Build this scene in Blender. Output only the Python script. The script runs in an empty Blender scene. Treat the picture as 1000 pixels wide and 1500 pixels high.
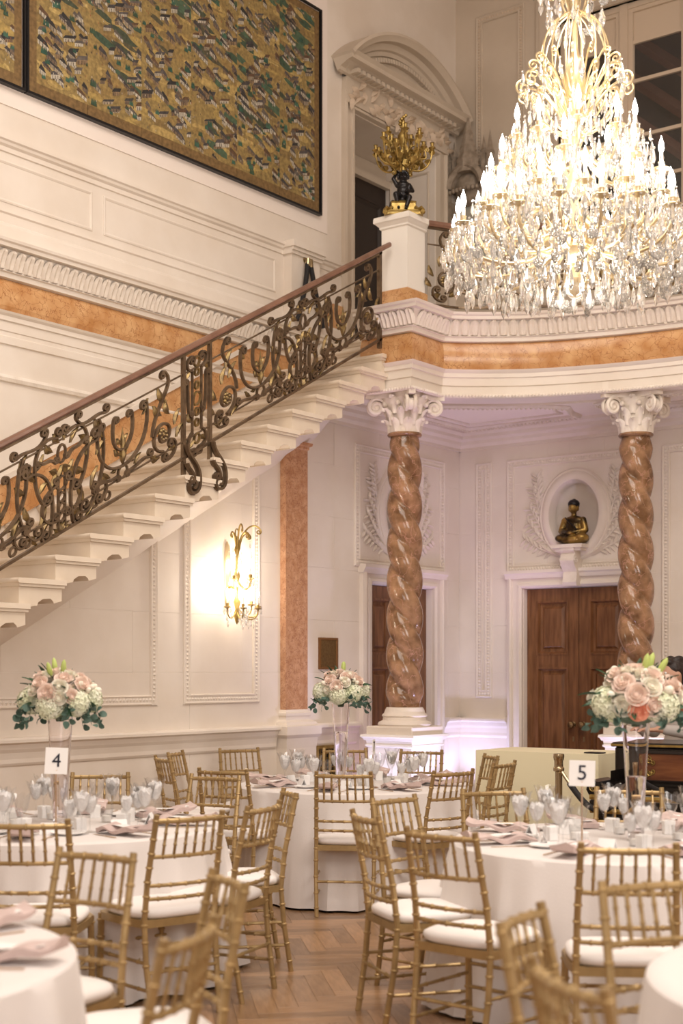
import bpy, bmesh, math, random
from math import sin, cos, pi, radians, sqrt, atan2
from mathutils import Vector, Matrix
random.seed(7)
SC = bpy.context.scene
COL = SC.collection
# ------------------------------------------------------------------ camera
YAW = 0.6458
CC, SS = cos(YAW), sin(YAW)
cd = bpy.data.cameras.new('camera'); cam = bpy.data.objects.new('camera', cd); COL.objects.link(cam)
cam.location = (0, 0, 1.55); cam.rotation_euler = (pi/2, 0, YAW)
cd.lens = 50; cd.sensor_width = 36; cd.sensor_fit = 'AUTO'; cd.shift_y = 235/1500
cd.clip_start = .05; cd.clip_end = 100
cd.dof.use_dof = True; cd.dof.focus_distance = 10.2; cd.dof.aperture_fstop = 2.2
SC.camera = cam
SC.view_settings.view_transform = 'Standard'; SC.view_settings.look = 'None'
SC.view_settings.exposure = 0.0; SC.view_settings.gamma = 1; SC.view_settings.use_curve_mapping = False
# ------------------------------------------------------------------ world and added fill lights
w = bpy.data.worlds.new('world'); SC.world = w; w.use_nodes = True
w.node_tree.nodes['Background'].inputs[0].default_value = (1, .95, .9, 1)
w.node_tree.nodes['Background'].inputs[1].default_value = .15
def area(name, loc, target, size, power, color, sy=None):
    l = bpy.data.lights.new(name, 'AREA'); l.energy = power; l.color = color
    l.size = size
    if sy: l.shape = 'RECTANGLE'; l.size_y = sy
    o = bpy.data.objects.new(name, l); COL.objects.link(o); o.location = loc
    o.rotation_euler = (Vector(target)-Vector(loc)).to_track_quat('-Z', 'Y').to_euler()
    return o
area('overhead_fill', (-2.5, 4.5, 9.3), (-2.6, 4.8, 0), 6, 620, (1, .92, .83), 6)  # added soft fill from above, no fixture modelled
area('left_wall_fill', (2.5, 4.0, 5.2), (-8.0, 8.4, 3.4), 3.0, 235, (1, .94, .88), 3.5)  # added fill to brighten the left wall, stands for no lamp
area('rear_fill', (0.8, -3.2, 3.4), (-6.0, 9.5, 1.2), 4.0, 150, (.95, .96, 1.0), 3.0)  # added frontal fill, the wall behind the camera has no window
def spot(name, loc, target, power, color, ang, r=.06, blend=.7):
    l = bpy.data.lights.new(name, 'SPOT'); l.energy = power; l.color = color; l.spot_size = radians(ang); l.spot_blend = blend; l.shadow_soft_size = r
    o = bpy.data.objects.new(name, l); COL.objects.link(o); o.location = loc
    o.rotation_euler = (Vector(target)-Vector(loc)).to_track_quat('-Z', 'Y').to_euler()
    return o
# ------------------------------------------------------------------ helpers
def P(px, Z):                      # point of the floor plan seen at picture column px, Z metres away
    X = (px-500)/2083.*Z
    return (CC*X-SS*Z, SS*X+CC*Z)
def facing(dX, dZ):                # heading of a thing whose front looks along (right, away)
    vx, vy = CC*dX-SS*dZ, SS*dX+CC*dZ
    return atan2(-vx, vy)
class MB:
    def __init__(s): s.v = []; s.f = []; s.c = []
    def add(s, vf, xf=None):
        v, f = vf; n = len(s.v)
        s.v += [tuple(xf(p)) for p in v] if xf else [tuple(p) for p in v]
        s.f += [tuple(i+n for i in q) for q in f]
        return s
def make_mesh(name, mb, mat, smooth=40, recalc=True):
    me = bpy.data.meshes.new(name); me.from_pydata(mb.v, [], mb.f)
    if recalc:
        bm = bmesh.new(); bm.from_mesh(me)
        bmesh.ops.recalc_face_normals(bm, faces=bm.faces); bm.to_mesh(me); bm.free()
    if mat: me.materials.append(mat)
    if smooth:
        me.polygons.foreach_set('use_smooth', [True]*len(me.polygons))
        me.set_sharp_from_angle(angle=radians(smooth))
    me.update(); return me
def ob(name, data, mat=None, parent=None, loc=(0, 0, 0), rot=(0, 0, 0), smooth=40, scale=None, recalc=True):
    me = make_mesh(name, data, mat, smooth, recalc) if isinstance(data, MB) else data
    o = bpy.data.objects.new(name, me); COL.objects.link(o)
    o.location = loc; o.rotation_euler = rot
    if scale: o.scale = scale if hasattr(scale, '__len__') else (scale,)*3
    if parent: o.parent = parent
    return o
def tag(o, label=None, cat=None, group=None, kind=None):
    if label: o['label'] = label
    if cat: o['category'] = cat
    if group: o['group'] = group
    if kind: o['kind'] = kind
    return o
def thing(name, label, cat, loc=(0, 0, 0), rz=0, group=None):
    o = bpy.data.objects.new(name, None); COL.objects.link(o); o.location = loc; o.rotation_euler = (0, 0, rz)
    o.empty_display_size = .1
    return tag(o, label, cat, group)
def struct(name, data, mat, smooth=0): return tag(ob(name, data, mat, smooth=smooth), kind='structure')
def copy_tree(o, parent=None):
    c = o.copy(); COL.objects.link(c)
    if parent: c.parent = parent; c.matrix_parent_inverse = o.matrix_parent_inverse
    for ch in list(KIDS.get(o.name, [])) or list(o.children): copy_tree(ch, c)
    return c
KIDS = {}
def dup(root, loc, rz, label, group=None, name=None):
    c = copy_tree(root); c.location = loc; c.rotation_euler = (0, 0, rz); c['label'] = label
    if group: c['group'] = group
    return c
# shapes ------------------------------------------------------------
def box(x0, x1, y0, y1, z0, z1):
    return ([(x0,y0,z0),(x1,y0,z0),(x1,y1,z0),(x0,y1,z0),(x0,y0,z1),(x1,y0,z1),(x1,y1,z1),(x0,y1,z1)],
            [(0,3,2,1),(4,5,6,7),(0,1,5,4),(1,2,6,5),(2,3,7,6),(3,0,4,7)])
def cbox(x0, x1, y0, y1, z0, z1, c):     # box with chamfered vertical and top edges
    v = []
    for z, e in ((z0, 0), (z1-c, 0), (z1, c)):
        a, b, d, g = x0+e, x1-e, y0+e, y1-e
        k = c
        v += [(a+k,d,z),(b-k,d,z),(b,d+k,z),(b,g-k,z),(b-k,g,z),(a+k,g,z),(a,g-k,z),(a,d+k,z)]
    f = [tuple(range(7,-1,-1)), tuple(range(16,24))]
    for r in range(2):
        for i in range(8):
            j = (i+1) % 8; f.append((r*8+i, r*8+j, r*8+8+j, r*8+8+i))
    return v, f
def lathe(prof, n=24, fn=None):         # prof [(r,z)]
    v, f = [], []
    m = len(prof)
    for r, z in prof:
        for i in range(n):
            a = 2*pi*i/n; rr, zz = (fn(r, z, a) if fn else (r, z))
            v.append((rr*cos(a), rr*sin(a), zz))
    for k in range(m-1):
        for i in range(n):
            j = (i+1) % n; f.append((k*n+i, k*n+j, (k+1)*n+j, (k+1)*n+i))
    if prof[0][0] > 1e-5: f.append(tuple(range(n-1, -1, -1)))
    if prof[-1][0] > 1e-5: f.append(tuple(range((m-1)*n, m*n)))
    return v, f
def tube(pts, r, n=8, closed=False, flat=None, up=None):
    pts = [Vector(p) for p in pts]; m = len(pts); v, f = [], []
    rr = r if hasattr(r, '__len__') else [r]*m
    N = None
    for i, p in enumerate(pts):
        a = pts[i-1] if (i > 0 or closed) else p
        b = pts[(i+1) % m] if (i < m-1 or closed) else p
        T = (b-a); T = T.normalized() if T.length > 1e-9 else Vector((0, 0, 1))
        if up is not None:
            N = Vector(up)
            N = (N - T*N.dot(T)).normalized()
        elif N is None:
            N = T.orthogonal().normalized()
        else:
            N = (N - T*N.dot(T)); N = N.normalized() if N.length > 1e-6 else T.orthogonal().normalized()
        Bn = T.cross(N)
        fl = flat or 1
        for k in range(n):
            t = 2*pi*k/n + pi/n
            v.append(tuple(p + (N*cos(t)*fl + Bn*sin(t))*rr[i]))
    for i in range(m if closed else m-1):
        j = (i+1) % m
        for k in range(n):
            l = (k+1) % n; f.append((i*n+k, i*n+l, j*n+l, j*n+k))
    if not closed: f.append(tuple(range(n-1, -1, -1))); f.append(tuple(range((m-1)*n, m*n)))
    return v, f
def ball(c, r, n=10, m=7, s=(1, 1, 1)):
    v, f = [(c[0], c[1], c[2]-r*s[2])], []
    for j in range(1, m):
        t = -pi/2+pi*j/m
        for i in range(n):
            a = 2*pi*i/n; v.append((c[0]+r*s[0]*cos(t)*cos(a), c[1]+r*s[1]*cos(t)*sin(a), c[2]+r*s[2]*sin(t)))
    v.append((c[0], c[1], c[2]+r*s[2])); L = len(v)-1
    for i in range(n):
        k = (i+1) % n; f.append((0, 1+k, 1+i)); f.append((L, L-n+i, L-n+k))
    for j in range(m-2):
        for i in range(n):
            k = (i+1) % n; a = 1+j*n; f.append((a+i, a+k, a+n+k, a+n+i))
    return v, f
def prism(poly, t0, t1, ax='z'):        # polygon extruded; ax: axis of extrusion
    n = len(poly)
    def mp(a, b, t): return {'z': (a, b, t), 'x': (t, a, b), 'y': (a, t, b)}[ax]
    v = [mp(a, b, t0) for a, b in poly]+[mp(a, b, t1) for a, b in poly]
    f = [tuple(range(n-1, -1, -1)), tuple(range(n, 2*n))]+[(i, (i+1) % n, n+(i+1) % n, n+i) for i in range(n)]
    return v, f
def frame_rect(prof, s0, s1, z0, z1):   # mitred rectangular moulding, prof [(inset, depth)], in (s, d, z)
    v, f = [], []; m = len(prof)
    for (cs, cz, is_, iz) in ((s0, z0, 1, 1), (s1, z0, -1, 1), (s1, z1, -1, -1), (s0, z1, 1, -1)):
        for o, d in prof: v.append((cs+is_*o, d, cz+iz*o))
    for c in range(4):
        e = (c+1) % 4
        for k in range(m-1): f.append((c*m+k, e*m+k, e*m+k+1, c*m+k+1))
    return v, f
def run(prof, s0, s1):                  # straight moulding, prof [(depth, z)], in (s, d, z)
    m = len(prof); v = [(s0, d, z) for d, z in prof]+[(s1, d, z) for d, z in prof]
    f = [(k, k+1, m+k+1, m+k) for k in range(m-1)]
    f += [tuple(range(m)), tuple(range(2*m-1, m-1, -1))]
    return v, f
def offset_path(pts, o):                # offset to the right-hand side of travel
    out = []
    n = len(pts)
    for i, p in enumerate(pts):
        p = Vector(p)
        a = (p-Vector(pts[i-1])).normalized() if i > 0 else None
        b = (Vector(pts[i+1])-p).normalized() if i < n-1 else None
        if a is None: a = b
        if b is None: b = a
        na, nb = Vector((a.y, -a.x)), Vector((b.y, -b.x))
        mm = (na+nb); mm = mm.normalized() if mm.length > 1e-6 else na
        k = o/max(.35, mm.dot(na))
        out.append((p.x+mm.x*k, p.y+mm.y*k))
    return out
def sweep_path(prof, pts):              # prof [(outward, z)]
    m = len(prof); cols = [offset_path(pts, o) for o, z in prof]; v, f = [], []
    for i in range(len(pts)):
        for k, (o, z) in enumerate(prof): v.append((cols[k][i][0], cols[k][i][1], z))
    for i in range(len(pts)-1):
        for k in range(m-1): f.append((i*m+k, i*m+k+1, (i+1)*m+k+1, (i+1)*m+k))
    f.append(tuple(range(m))); f.append(tuple(range((len(pts)-1)*m, len(pts)*m)))
    return v, f
def spiral(cx, cy, r0, r1, a0, turns, n=22):   # list of 2-D points, from outer to inner
    return [(cx+(r0+(r1-r0)*(i/n)**.8)*cos(a0+turns*2*pi*i/n), cy+(r0+(r1-r0)*(i/n)**.8)*sin(a0+turns*2*pi*i/n)) for i in range(n+1)]
def bez(p0, p1, p2, p3, n=12):
    o = []
    for i in range(n+1):
        t = i/n; u = 1-t
        o.append(tuple(u**3*a+3*u*u*t*b+3*u*t*t*c+t**3*d for a, b, c, d in zip(p0, p1, p2, p3)))
    return o
def blob(name, prims, voxel, mat, smooth_it=4):
    """one continuous surface out of ellipsoids and tapered limbs"""
    mb = MB()
    for p in prims:
        if p[0] == 'e': mb.add(ball(p[1], 1, 16, 10, p[2]))
        elif p[0] == 'l':
            a, b, ra, rb = Vector(p[1]), Vector(p[2]), p[3], p[4]
            mb.add(tube([a.lerp(b, t) for t in (0, .33, .66, 1)], [ra+(rb-ra)*t for t in (0, .33, .66, 1)], 10))
            mb.add(ball(a, ra, 10, 8)); mb.add(ball(b, rb, 10, 8))
    me = make_mesh(name, mb, None, 0)
    o = bpy.data.objects.new('tmp', me); COL.objects.link(o)
    m = o.modifiers.new('r', 'REMESH'); m.mode = 'VOXEL'; m.voxel_size = voxel
    s = o.modifiers.new('s', 'SMOOTH'); s.iterations = smooth_it; s.factor = .5
    dg = bpy.context.evaluated_depsgraph_get(); r = bpy.data.meshes.new_from_object(o.evaluated_get(dg))
    bpy.data.objects.remove(o); r.name = name
    r.materials.clear(); r.materials.append(mat); r.polygons.foreach_set('use_smooth', [True]*len(r.polygons))
    return r
def text_mesh(txt, size, mat, depth=.001):
    c = bpy.data.curves.new('t', 'FONT'); c.body = txt; c.size = size; c.extrude = depth; c.align_x = 'CENTER'; c.align_y = 'CENTER'
    o = bpy.data.objects.new('t', c); COL.objects.link(o)
    me = bpy.data.meshes.new_from_object(o.evaluated_get(bpy.context.evaluated_depsgraph_get()))
    bpy.data.objects.remove(o); me.materials.clear(); me.materials.append(mat); return me
# wall frames: (s along the wall, d out of the wall, z)
WU = lambda p: (-8.54+p[1], p[0], p[2])
WL = lambda p: (-8.0+p[1], p[0], p[2])
WB = lambda p: (p[0], 12.67-p[1], p[2])
WT = lambda p: (p[0], 13.45-p[1], p[2])
# ------------------------------------------------------------------ materials
def nodes(m): return m.node_tree.nodes, m.node_tree.links
def mat(name, col, rough=.5, metal=0, col2=None, scale=6, bump=0, bscale=30, detail=5, spec=None, trans=0, ior=1.5, sheen=0, aniso=None, contrast=(.35, .65), emit=None, sub=0):
    m = bpy.data.materials.new(name); m.use_nodes = True; N, L = nodes(m); b = N['Principled BSDF']
    b.inputs['Base Color'].default_value = (*col, 1); b.inputs['Roughness'].default_value = rough; b.inputs['Metallic'].default_value = metal
    if trans: b.inputs['Transmission Weight'].default_value = trans; b.inputs['IOR'].default_value = ior
    if sheen: b.inputs['Sheen Weight'].default_value = sheen
    if spec is not None: b.inputs['Specular IOR Level'].default_value = spec
    if sub: b.inputs['Subsurface Weight'].default_value = sub; b.inputs['Subsurface Radius'].default_value = (.02, .01, .008)
    if emit: b.inputs['Emission Color'].default_value = (*emit[0], 1); b.inputs['Emission Strength'].default_value = emit[1]
    tc = N.new('ShaderNodeTexCoord'); mp = N.new('ShaderNodeMapping'); L.new(tc.outputs['Object'], mp.inputs[0])
    if aniso: mp.inputs['Scale'].default_value = aniso
    if col2:
        nz = N.new('ShaderNodeTexNoise'); nz.inputs['Scale'].default_value = scale; nz.inputs['Detail'].default_value = detail
        L.new(mp.outputs[0], nz.inputs[0]); r = N.new('ShaderNodeValToRGB'); L.new(nz.outputs[0], r.inputs[0])
        r.color_ramp.elements[0].position, r.color_ramp.elements[1].position = contrast
        r.color_ramp.elements[0].color = (*col, 1); r.color_ramp.elements[1].color = (*col2, 1)
        L.new(r.outputs[0], b.inputs['Base Color'])
    if bump:
        nb = N.new('ShaderNodeTexNoise'); nb.inputs['Scale'].default_value = bscale; nb.inputs['Detail'].default_value = 4
        L.new(mp.outputs[0], nb.inputs[0]); bp = N.new('ShaderNodeBump'); bp.inputs['Strength'].default_value = bump; bp.inputs['Distance'].default_value = .01
        L.new(nb.outputs[0], bp.inputs['Height']); L.new(bp.outputs[0], b.inputs['Normal'])
    return m
def marble(name, a, b_, vein, scale, rough, vs=7, vw=.05):
    m = mat(name, a, rough, col2=b_, scale=scale, detail=8, contrast=(.34, .66)); N, L = nodes(m); b = N['Principled BSDF']
    src = b.inputs['Base Color'].links[0].from_socket
    tc = N.new('ShaderNodeTexCoord'); nz = N.new('ShaderNodeTexNoise'); nz.inputs['Scale'].default_value = scale*.8; nz.inputs['Detail'].default_value = 4
    L.new(tc.outputs['Object'], nz.inputs[0])
    mx = N.new('ShaderNodeVectorMath'); mx.operation = 'MULTIPLY_ADD'; mx.inputs[1].default_value = (.35, .35, .35)
    L.new(nz.outputs['Color'], mx.inputs[0]); L.new(tc.outputs['Object'], mx.inputs[2])
    vo = N.new('ShaderNodeTexVoronoi'); vo.feature = 'DISTANCE_TO_EDGE'; vo.inputs['Scale'].default_value = vs; L.new(mx.outputs[0], vo.inputs['Vector'])
    r = N.new('ShaderNodeValToRGB'); L.new(vo.outputs['Distance'], r.inputs[0]); r.color_ramp.elements[0].position = 0; r.color_ramp.elements[1].position = vw
    r.color_ramp.elements[0].color = (1, 1, 1, 1); r.color_ramp.elements[1].color = (0, 0, 0, 1)
    k = N.new('ShaderNodeMix'); k.data_type = 'RGBA'; L.new(r.outputs[0], k.inputs[0]); L.new(src, k.inputs[6]); k.inputs[7].default_value = (*vein, 1)
    L.new(k.outputs[2], b.inputs['Base Color']); return m
STONE = mat('limestone', (.745, .655, .56), .62, col2=(.815, .735, .65), scale=1.7, bump=.06, bscale=18)
STONE_D = mat('limestone_shaded', (.56, .47, .37), .66, col2=(.64, .545, .44), scale=1.3, bump=.08, bscale=22)  # limestone darkened, the dimmer light of the gallery end put into its colour
JOINT = mat('mortar', (.88, .80, .72), .8)
CARVE = mat('carved_limestone', (.76, .67, .575), .6, col2=(.84, .76, .67), scale=9, bump=.35, bscale=60)
CARVE_D = mat('carved_limestone_shaded', (.60, .47, .35), .65, col2=(.68, .55, .42), scale=9, bump=.35, bscale=60)  # carving darkened to match, the gallery's dimness painted into the tone
PLASTER = mat('pale_plaster', (.84, .745, .67), .7, col2=(.87, .78, .71), scale=1.0)
PAINTW = mat('cream_paint', (.87, .82, .75), .45)
STEP = mat('step_stone', (.72, .61, .48), .5, col2=(.80, .70, .58), scale=3, bump=.05)
ORANGE = marble('orange_marble', (.50, .235, .085), (.68, .40, .19), (.36, .15, .06), 7, .22, 11, .035)
PINKM = marble('salmon_marble', (.47, .235, .12), (.62, .36, .21), (.32, .14, .08), 14, .2, 13, .05)
TWIST = marble('brown_marble', (.15, .075, .034), (.40, .225, .12), (.46, .25, .17), 8, .12, 6, .025)
WOOD = mat('walnut_door', (.13, .050, .018), .38, col2=(.24, .105, .042), scale=5, aniso=(6, 6, .7), bump=.1, bscale=40)
IRON = mat('bronze_iron', (.115, .078, .05), .42, .75, col2=(.21, .15, .095), scale=12)
IRONG = mat('gilded_iron', (.30, .21, .085), .4, .8, col2=(.16, .11, .06), scale=25)
RAILW = mat('handrail_wood', (.17, .085, .055), .35, col2=(.23, .12, .08), scale=8)
GOLD = mat('gold_chair_paint', (.37, .255, .115), .36, .5, col2=(.47, .325, .15), scale=14, bump=.05)
ORMOLU = mat('ormolu', (.50, .36, .12), .42, .8, col2=(.30, .20, .06), scale=20)
BRASS = mat('brass_light', (.80, .66, .42), .28, .8)
PATINA = mat('dark_bronze', (.018, .016, .017), .28, .5)
BUDDHA = mat('aged_bronze', (.055, .036, .016), .35, .8, col2=(.42, .27, .075), scale=7, contrast=(.45, .62))
WHITE = mat('white_linen', (.76, .705, .675), .8, bump=.08, bscale=120, sheen=.2)
CUSH = mat('cushion_fabric', (.86, .81, .78), .75, bump=.1, bscale=150)
CREAMCL = mat('cream_table_cloth', (.90, .83, .58), .8, bump=.06, bscale=100)
NAPKIN = mat('blush_napkin', (.66, .52, .48), .6, col2=(.56, .43, .40), scale=20)
PAPER = mat('white_card', (.90, .88, .86), .6)
INK = mat('black_ink', (.012, .014, .03), .6)
STEEL = mat('gold_cutlery', (.72, .56, .42), .25, 1)
BLACK = mat('black_metal', (.012, .012, .014), .35, .3)
BLACKF = mat('black_velvet', (.008, .007, .008), .7, sheen=.03)
CHROME = mat('antique_brass_post', (.42, .33, .20), .22, .95)
GLASS = mat('clear_glass', (1, 1, 1), .02, trans=1, ior=1.22)
VGLASS = mat('vase_glass', (.97, .95, .96), .01, trans=1, ior=1.3)
def thin_glass(name, tint=(.97, .97, .97)):
    m = bpy.data.materials.new(name); m.use_nodes = True; N, L = nodes(m); N.remove(N['Principled BSDF'])
    t = N.new('ShaderNodeBsdfTransparent'); t.inputs[0].default_value = (*tint, 1); g = N.new('ShaderNodeBsdfGlossy'); g.inputs['Roughness'].default_value = .03
    lw = N.new('ShaderNodeLayerWeight'); fr = N.new('ShaderNodeMath'); fr.operation = 'POWER'; fr.inputs[1].default_value = 2.2; L.new(lw.outputs['Facing'], fr.inputs[0]); mu = N.new('ShaderNodeMath'); mu.operation = 'MULTIPLY_ADD'; mu.inputs[1].default_value = .42; mu.inputs[2].default_value = .05
    mx = N.new('ShaderNodeMixShader'); L.new(fr.outputs[0], mu.inputs[0]); L.new(mu.outputs[0], mx.inputs[0]); L.new(t.outputs[0], mx.inputs[1]); L.new(g.outputs[0], mx.inputs[2])
    L.new(mx.outputs[0], N['Material Output'].inputs[0]); return m
TGLASS = thin_glass('thin_glass')
ICE = mat('iced_water', (.97, .95, .94), .15, trans=.2, ior=1.25, bump=.9, bscale=70)
def crystal_mat():
    m = mat('cut_crystal', (1, 1, 1), .03, trans=.82, ior=1.6); b = m.node_tree.nodes['Principled BSDF']
    b.inputs['Base Color'].default_value = (1, .985, .96, 1); return m
CRYST = crystal_mat()
BULB = mat('lit_bulb', (1, .95, .88), .4, emit=((1, .95, .88), 40))
SLEEVE = mat('candle_sleeve', (.93, .90, .86), .5)
DARKROOM = mat('dark_panel_wood', (.022, .012, .008), .5)
LEAFG = mat('leaf_green', (.022, .065, .028), .5, col2=(.05, .12, .05), scale=10)
EUCA = mat('eucalyptus', (.06, .12, .09), .6, col2=(.12, .19, .15), scale=8)
ROSE = mat('blush_rose', (.87, .70, .60), .6, sub=.1)
ROSEP = mat('peach_rose', (.90, .42, .28), .6, sub=.1)
CREAMF = mat('cream_bloom', (.88, .83, .70), .6, sub=.1)
HYDR = mat('white_hydrangea', (.84, .84, .70), .65, col2=(.76, .80, .55), scale=14)
LIME = mat('lily_bud', (.55, .66, .20), .5)
SKIN = mat('skin', (.62, .36, .25), .5, sub=.15)
HAIR = mat('dark_hair', (.025, .015, .012), .45, bump=.6, bscale=60)
SHIRT = mat('grey_shirt', (.50, .46, .43), .8, bump=.15, bscale=40)
TROUS = mat('dark_trousers', (.03, .03, .035), .8)
MARQ = mat('marquetry_wood', (.10, .03, .012), .25, col2=(.20, .07, .025), scale=3, aniso=(1, 1, 6))
EBONY = mat('ebonised_wood', (.012, .009, .008), .2)
KEYW = mat('ivory_keys', (.85, .80, .70), .3)
def plank_mat():
    m = mat('oak_parquet', (.23, .125, .06), .28, col2=(.33, .19, .10), scale=4, aniso=(12, 1.5, 1), bump=.015); N, L = nodes(m); b = N['Principled BSDF']
    src = b.inputs['Base Color'].links[0].from_socket
    oi = N.new('ShaderNodeNewGeometry'); hs = N.new('ShaderNodeHueSaturation'); mr = N.new('ShaderNodeMapRange'); mr.inputs[3].default_value = .75; mr.inputs[4].default_value = 1.4
    at = N.new('ShaderNodeObjectInfo'); ad = N.new('ShaderNodeMath'); ad.operation = 'ADD'; fr = N.new('ShaderNodeMath'); fr.operation = 'FRACT'
    L.new(at.outputs['Random'], ad.inputs[0]); L.new(oi.outputs['Random Per Island'], ad.inputs[1]); L.new(ad.outputs[0], fr.inputs[0])
    L.new(fr.outputs[0], mr.inputs[0]); L.new(mr.outputs[0], hs.inputs['Value']); L.new(src, hs.inputs['Color']); L.new(hs.outputs[0], b.inputs['Base Color']); return m
OAK = plank_mat()
def vcol_mat():
    m = mat('screen_pigment', (1, 1, 1), .6); N, L = nodes(m); a = N.new('ShaderNodeVertexColor'); a.layer_name = 'col'
    nz = N.new('ShaderNodeTexNoise'); nz.inputs['Scale'].default_value = 30; nz.inputs['Detail'].default_value = 6
    tc = N.new('ShaderNodeTexCoord'); L.new(tc.outputs['Object'], nz.inputs[0])
    mr = N.new('ShaderNodeMapRange'); mr.inputs[1].default_value = .3; mr.inputs[2].default_value = .7; mr.inputs[3].default_value = .6; mr.inputs[4].default_value = 1.2; L.new(nz.outputs[0], mr.inputs[0])
    vm = N.new('ShaderNodeVectorMath'); vm.operation = 'SCALE'; L.new(a.outputs[0], vm.inputs[0]); L.new(mr.outputs[0], vm.inputs['Scale'])
    L.new(vm.outputs[0], N['Principled BSDF'].inputs['Base Color']); return m
PIGMENT = vcol_mat()
def curl(E, T, side, r, turns=1.35, n=20):
    T = Vector(T).normalized(); N = Vector((-T.y, T.x))*side; C = Vector(E)+N*r
    a0 = atan2(E[1]-C.y, E[0]-C.x)
    return [(C.x+(r*(1-.8*i/n))*cos(a0+side*turns*2*pi*i/n), C.y+(r*(1-.8*i/n))*sin(a0+side*turns*2*pi*i/n)) for i in range(1, n+1)]
def cs(p0, p1, p2, p3, r0=0, r1=0, s0=1, s1=1):
    b = bez(p0, p1, p2, p3, 14); out = list(b)
    if r0: out = curl(b[0], (b[0][0]-b[1][0], b[0][1]-b[1][1]), s0, r0)[::-1]+out
    if r1: out = out+curl(b[-1], (b[-1][0]-b[-2][0], b[-1][1]-b[-2][1]), s1, r1)
    return out
# ------------------------------------------------------------------ stair geometry
def nl(y): return 2.34+.5365*(y-6.45)          # line through the step nosings
ARC = [(-7.55, 10.33), (-7.02, 10.33), (-7.02, 10.82), (-6.90, 10.94), (-6.77, 11.05), (-6.60, 11.17), (-6.435, 11.275), (-6.20, 11.38), (-5.954, 11.46), (-5.75, 11.52), (-5.53, 11.57), (-5.30, 11.61), (-5.06, 11.64), (-4.6, 11.67), (-4.0, 11.68), (4.0, 11.68)]
XR, YF, HC = 4.0, -4.5, 9.6
GZ, GB = 4.80, 4.05                             # gallery floor and underside
# ------------------------------------------------------------------ floor
fl = struct('floor', MB().add(box(-8.1, XR, YF, 12.7, -.12, -.012)), mat('subfloor', (.05, .025, .012), .6))
PW, PL = .10, .50
planks = []
R45 = pi/4
for k in range(-240, 241):
    for j in range(-40, 41):
        for hv in (0, 1):
            ox, oy = k*PW+j*2*PL, k*PW
            if hv: cx, cy, ln = ox+PL+PW/2, oy+PW-PL/2, 1
            else: cx, cy, ln = ox+PL/2, oy+PW/2, 0
            X = cx*cos(R45)-cy*sin(R45)-2; Y = cx*sin(R45)+cy*cos(R45)+5
            if -8.05 < X < XR-.05 and YF+.05 < Y < 12.62: planks.append((X, Y, ln))
def plank_shape(w, l, g=.0005): return cbox(-w/2+g, w/2-g, -l/2+g, l/2-g, -.012, 0, .0007)
pm = make_mesh('plank', MB().add(plank_shape(PW, PL)), OAK, 0)
fx, fy = P(490, 6.1)
def infr(X, Y):
    Z = -SS*X+CC*Y
    if Z < 2: return False
    px = 500+(CC*X+SS*Y)/Z*2083; py = 985+1.55/Z*2083
    return -20 < px < 1020 and py < 1530
planks.sort(key=lambda p: (not infr(p[0], p[1]), (p[0]-fx)**2+(p[1]-fy)**2))
for X, Y, ln in planks[:290]:
    ob('plank', pm, parent=fl, loc=(X, Y, 0), rot=(0, 0, R45+(pi/2 if not ln else 0)))
rest = MB()
for X, Y, ln in planks[290:]:
    a = R45+(pi/2 if not ln else 0); c_, s_ = cos(a), sin(a)
    g = .0007; w2, l2 = PW/2-g, PL/2-g
    b = len(rest.v)
    rest.v += [(X+c_*x-s_*y, Y+s_*x+c_*y, z) for z in (-.012, 0) for x, y in ((-w2, -l2), (w2, -l2), (w2, l2), (-w2, l2))]
    rest.f += [(b+4, b+5, b+6, b+7), (b, b+1, b+5, b+4), (b+1, b+2, b+6, b+5), (b+2, b+3, b+7, b+6), (b+3, b, b+4, b+7)]
tag(ob('outer_planks', rest, OAK, fl, smooth=0, recalc=False), kind='stuff')
# ------------------------------------------------------------------ shell
struct('ceiling', MB().add(box(-9.2, XR+.2, YF-.2, 13.9, HC, HC+.2)), PLASTER)
struct('wall_right', MB().add(box(XR, XR+.2, YF-.2, 13.9, -.1, HC)), STONE)
struct('wall_front', MB().add(box(-9.2, XR, YF-.2, YF, -.1, HC)), STONE)
# upper left wall with the door opening y 11.55..13.07, z 4.8..7.15
wl = struct('wall_left', MB().add(box(-8.74, -8.54, YF, 11.50, -.1, HC)).add(box(-8.74, -8.54, 13.05, 13.65, -.1, HC)).add(box(-8.74, -8.54, 11.50, 13.05, 7.20, HC)).add(box(-8.74, -8.54, 11.50, 13.05, -.1, GZ)), STONE)
wt = struct('wall_gallery', MB().add(box(-8.74, -7.25, 13.45, 13.65, GZ-.1, HC)).add(box(-5.78, XR, 13.45, 13.65, GZ-.1, HC)).add(box(-7.25, -5.78, 13.45, 13.65, 8.45, HC)).add(box(-7.25, -5.78, 13.45, 13.65, GZ-.1, 6.15)), STONE_D)
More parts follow.
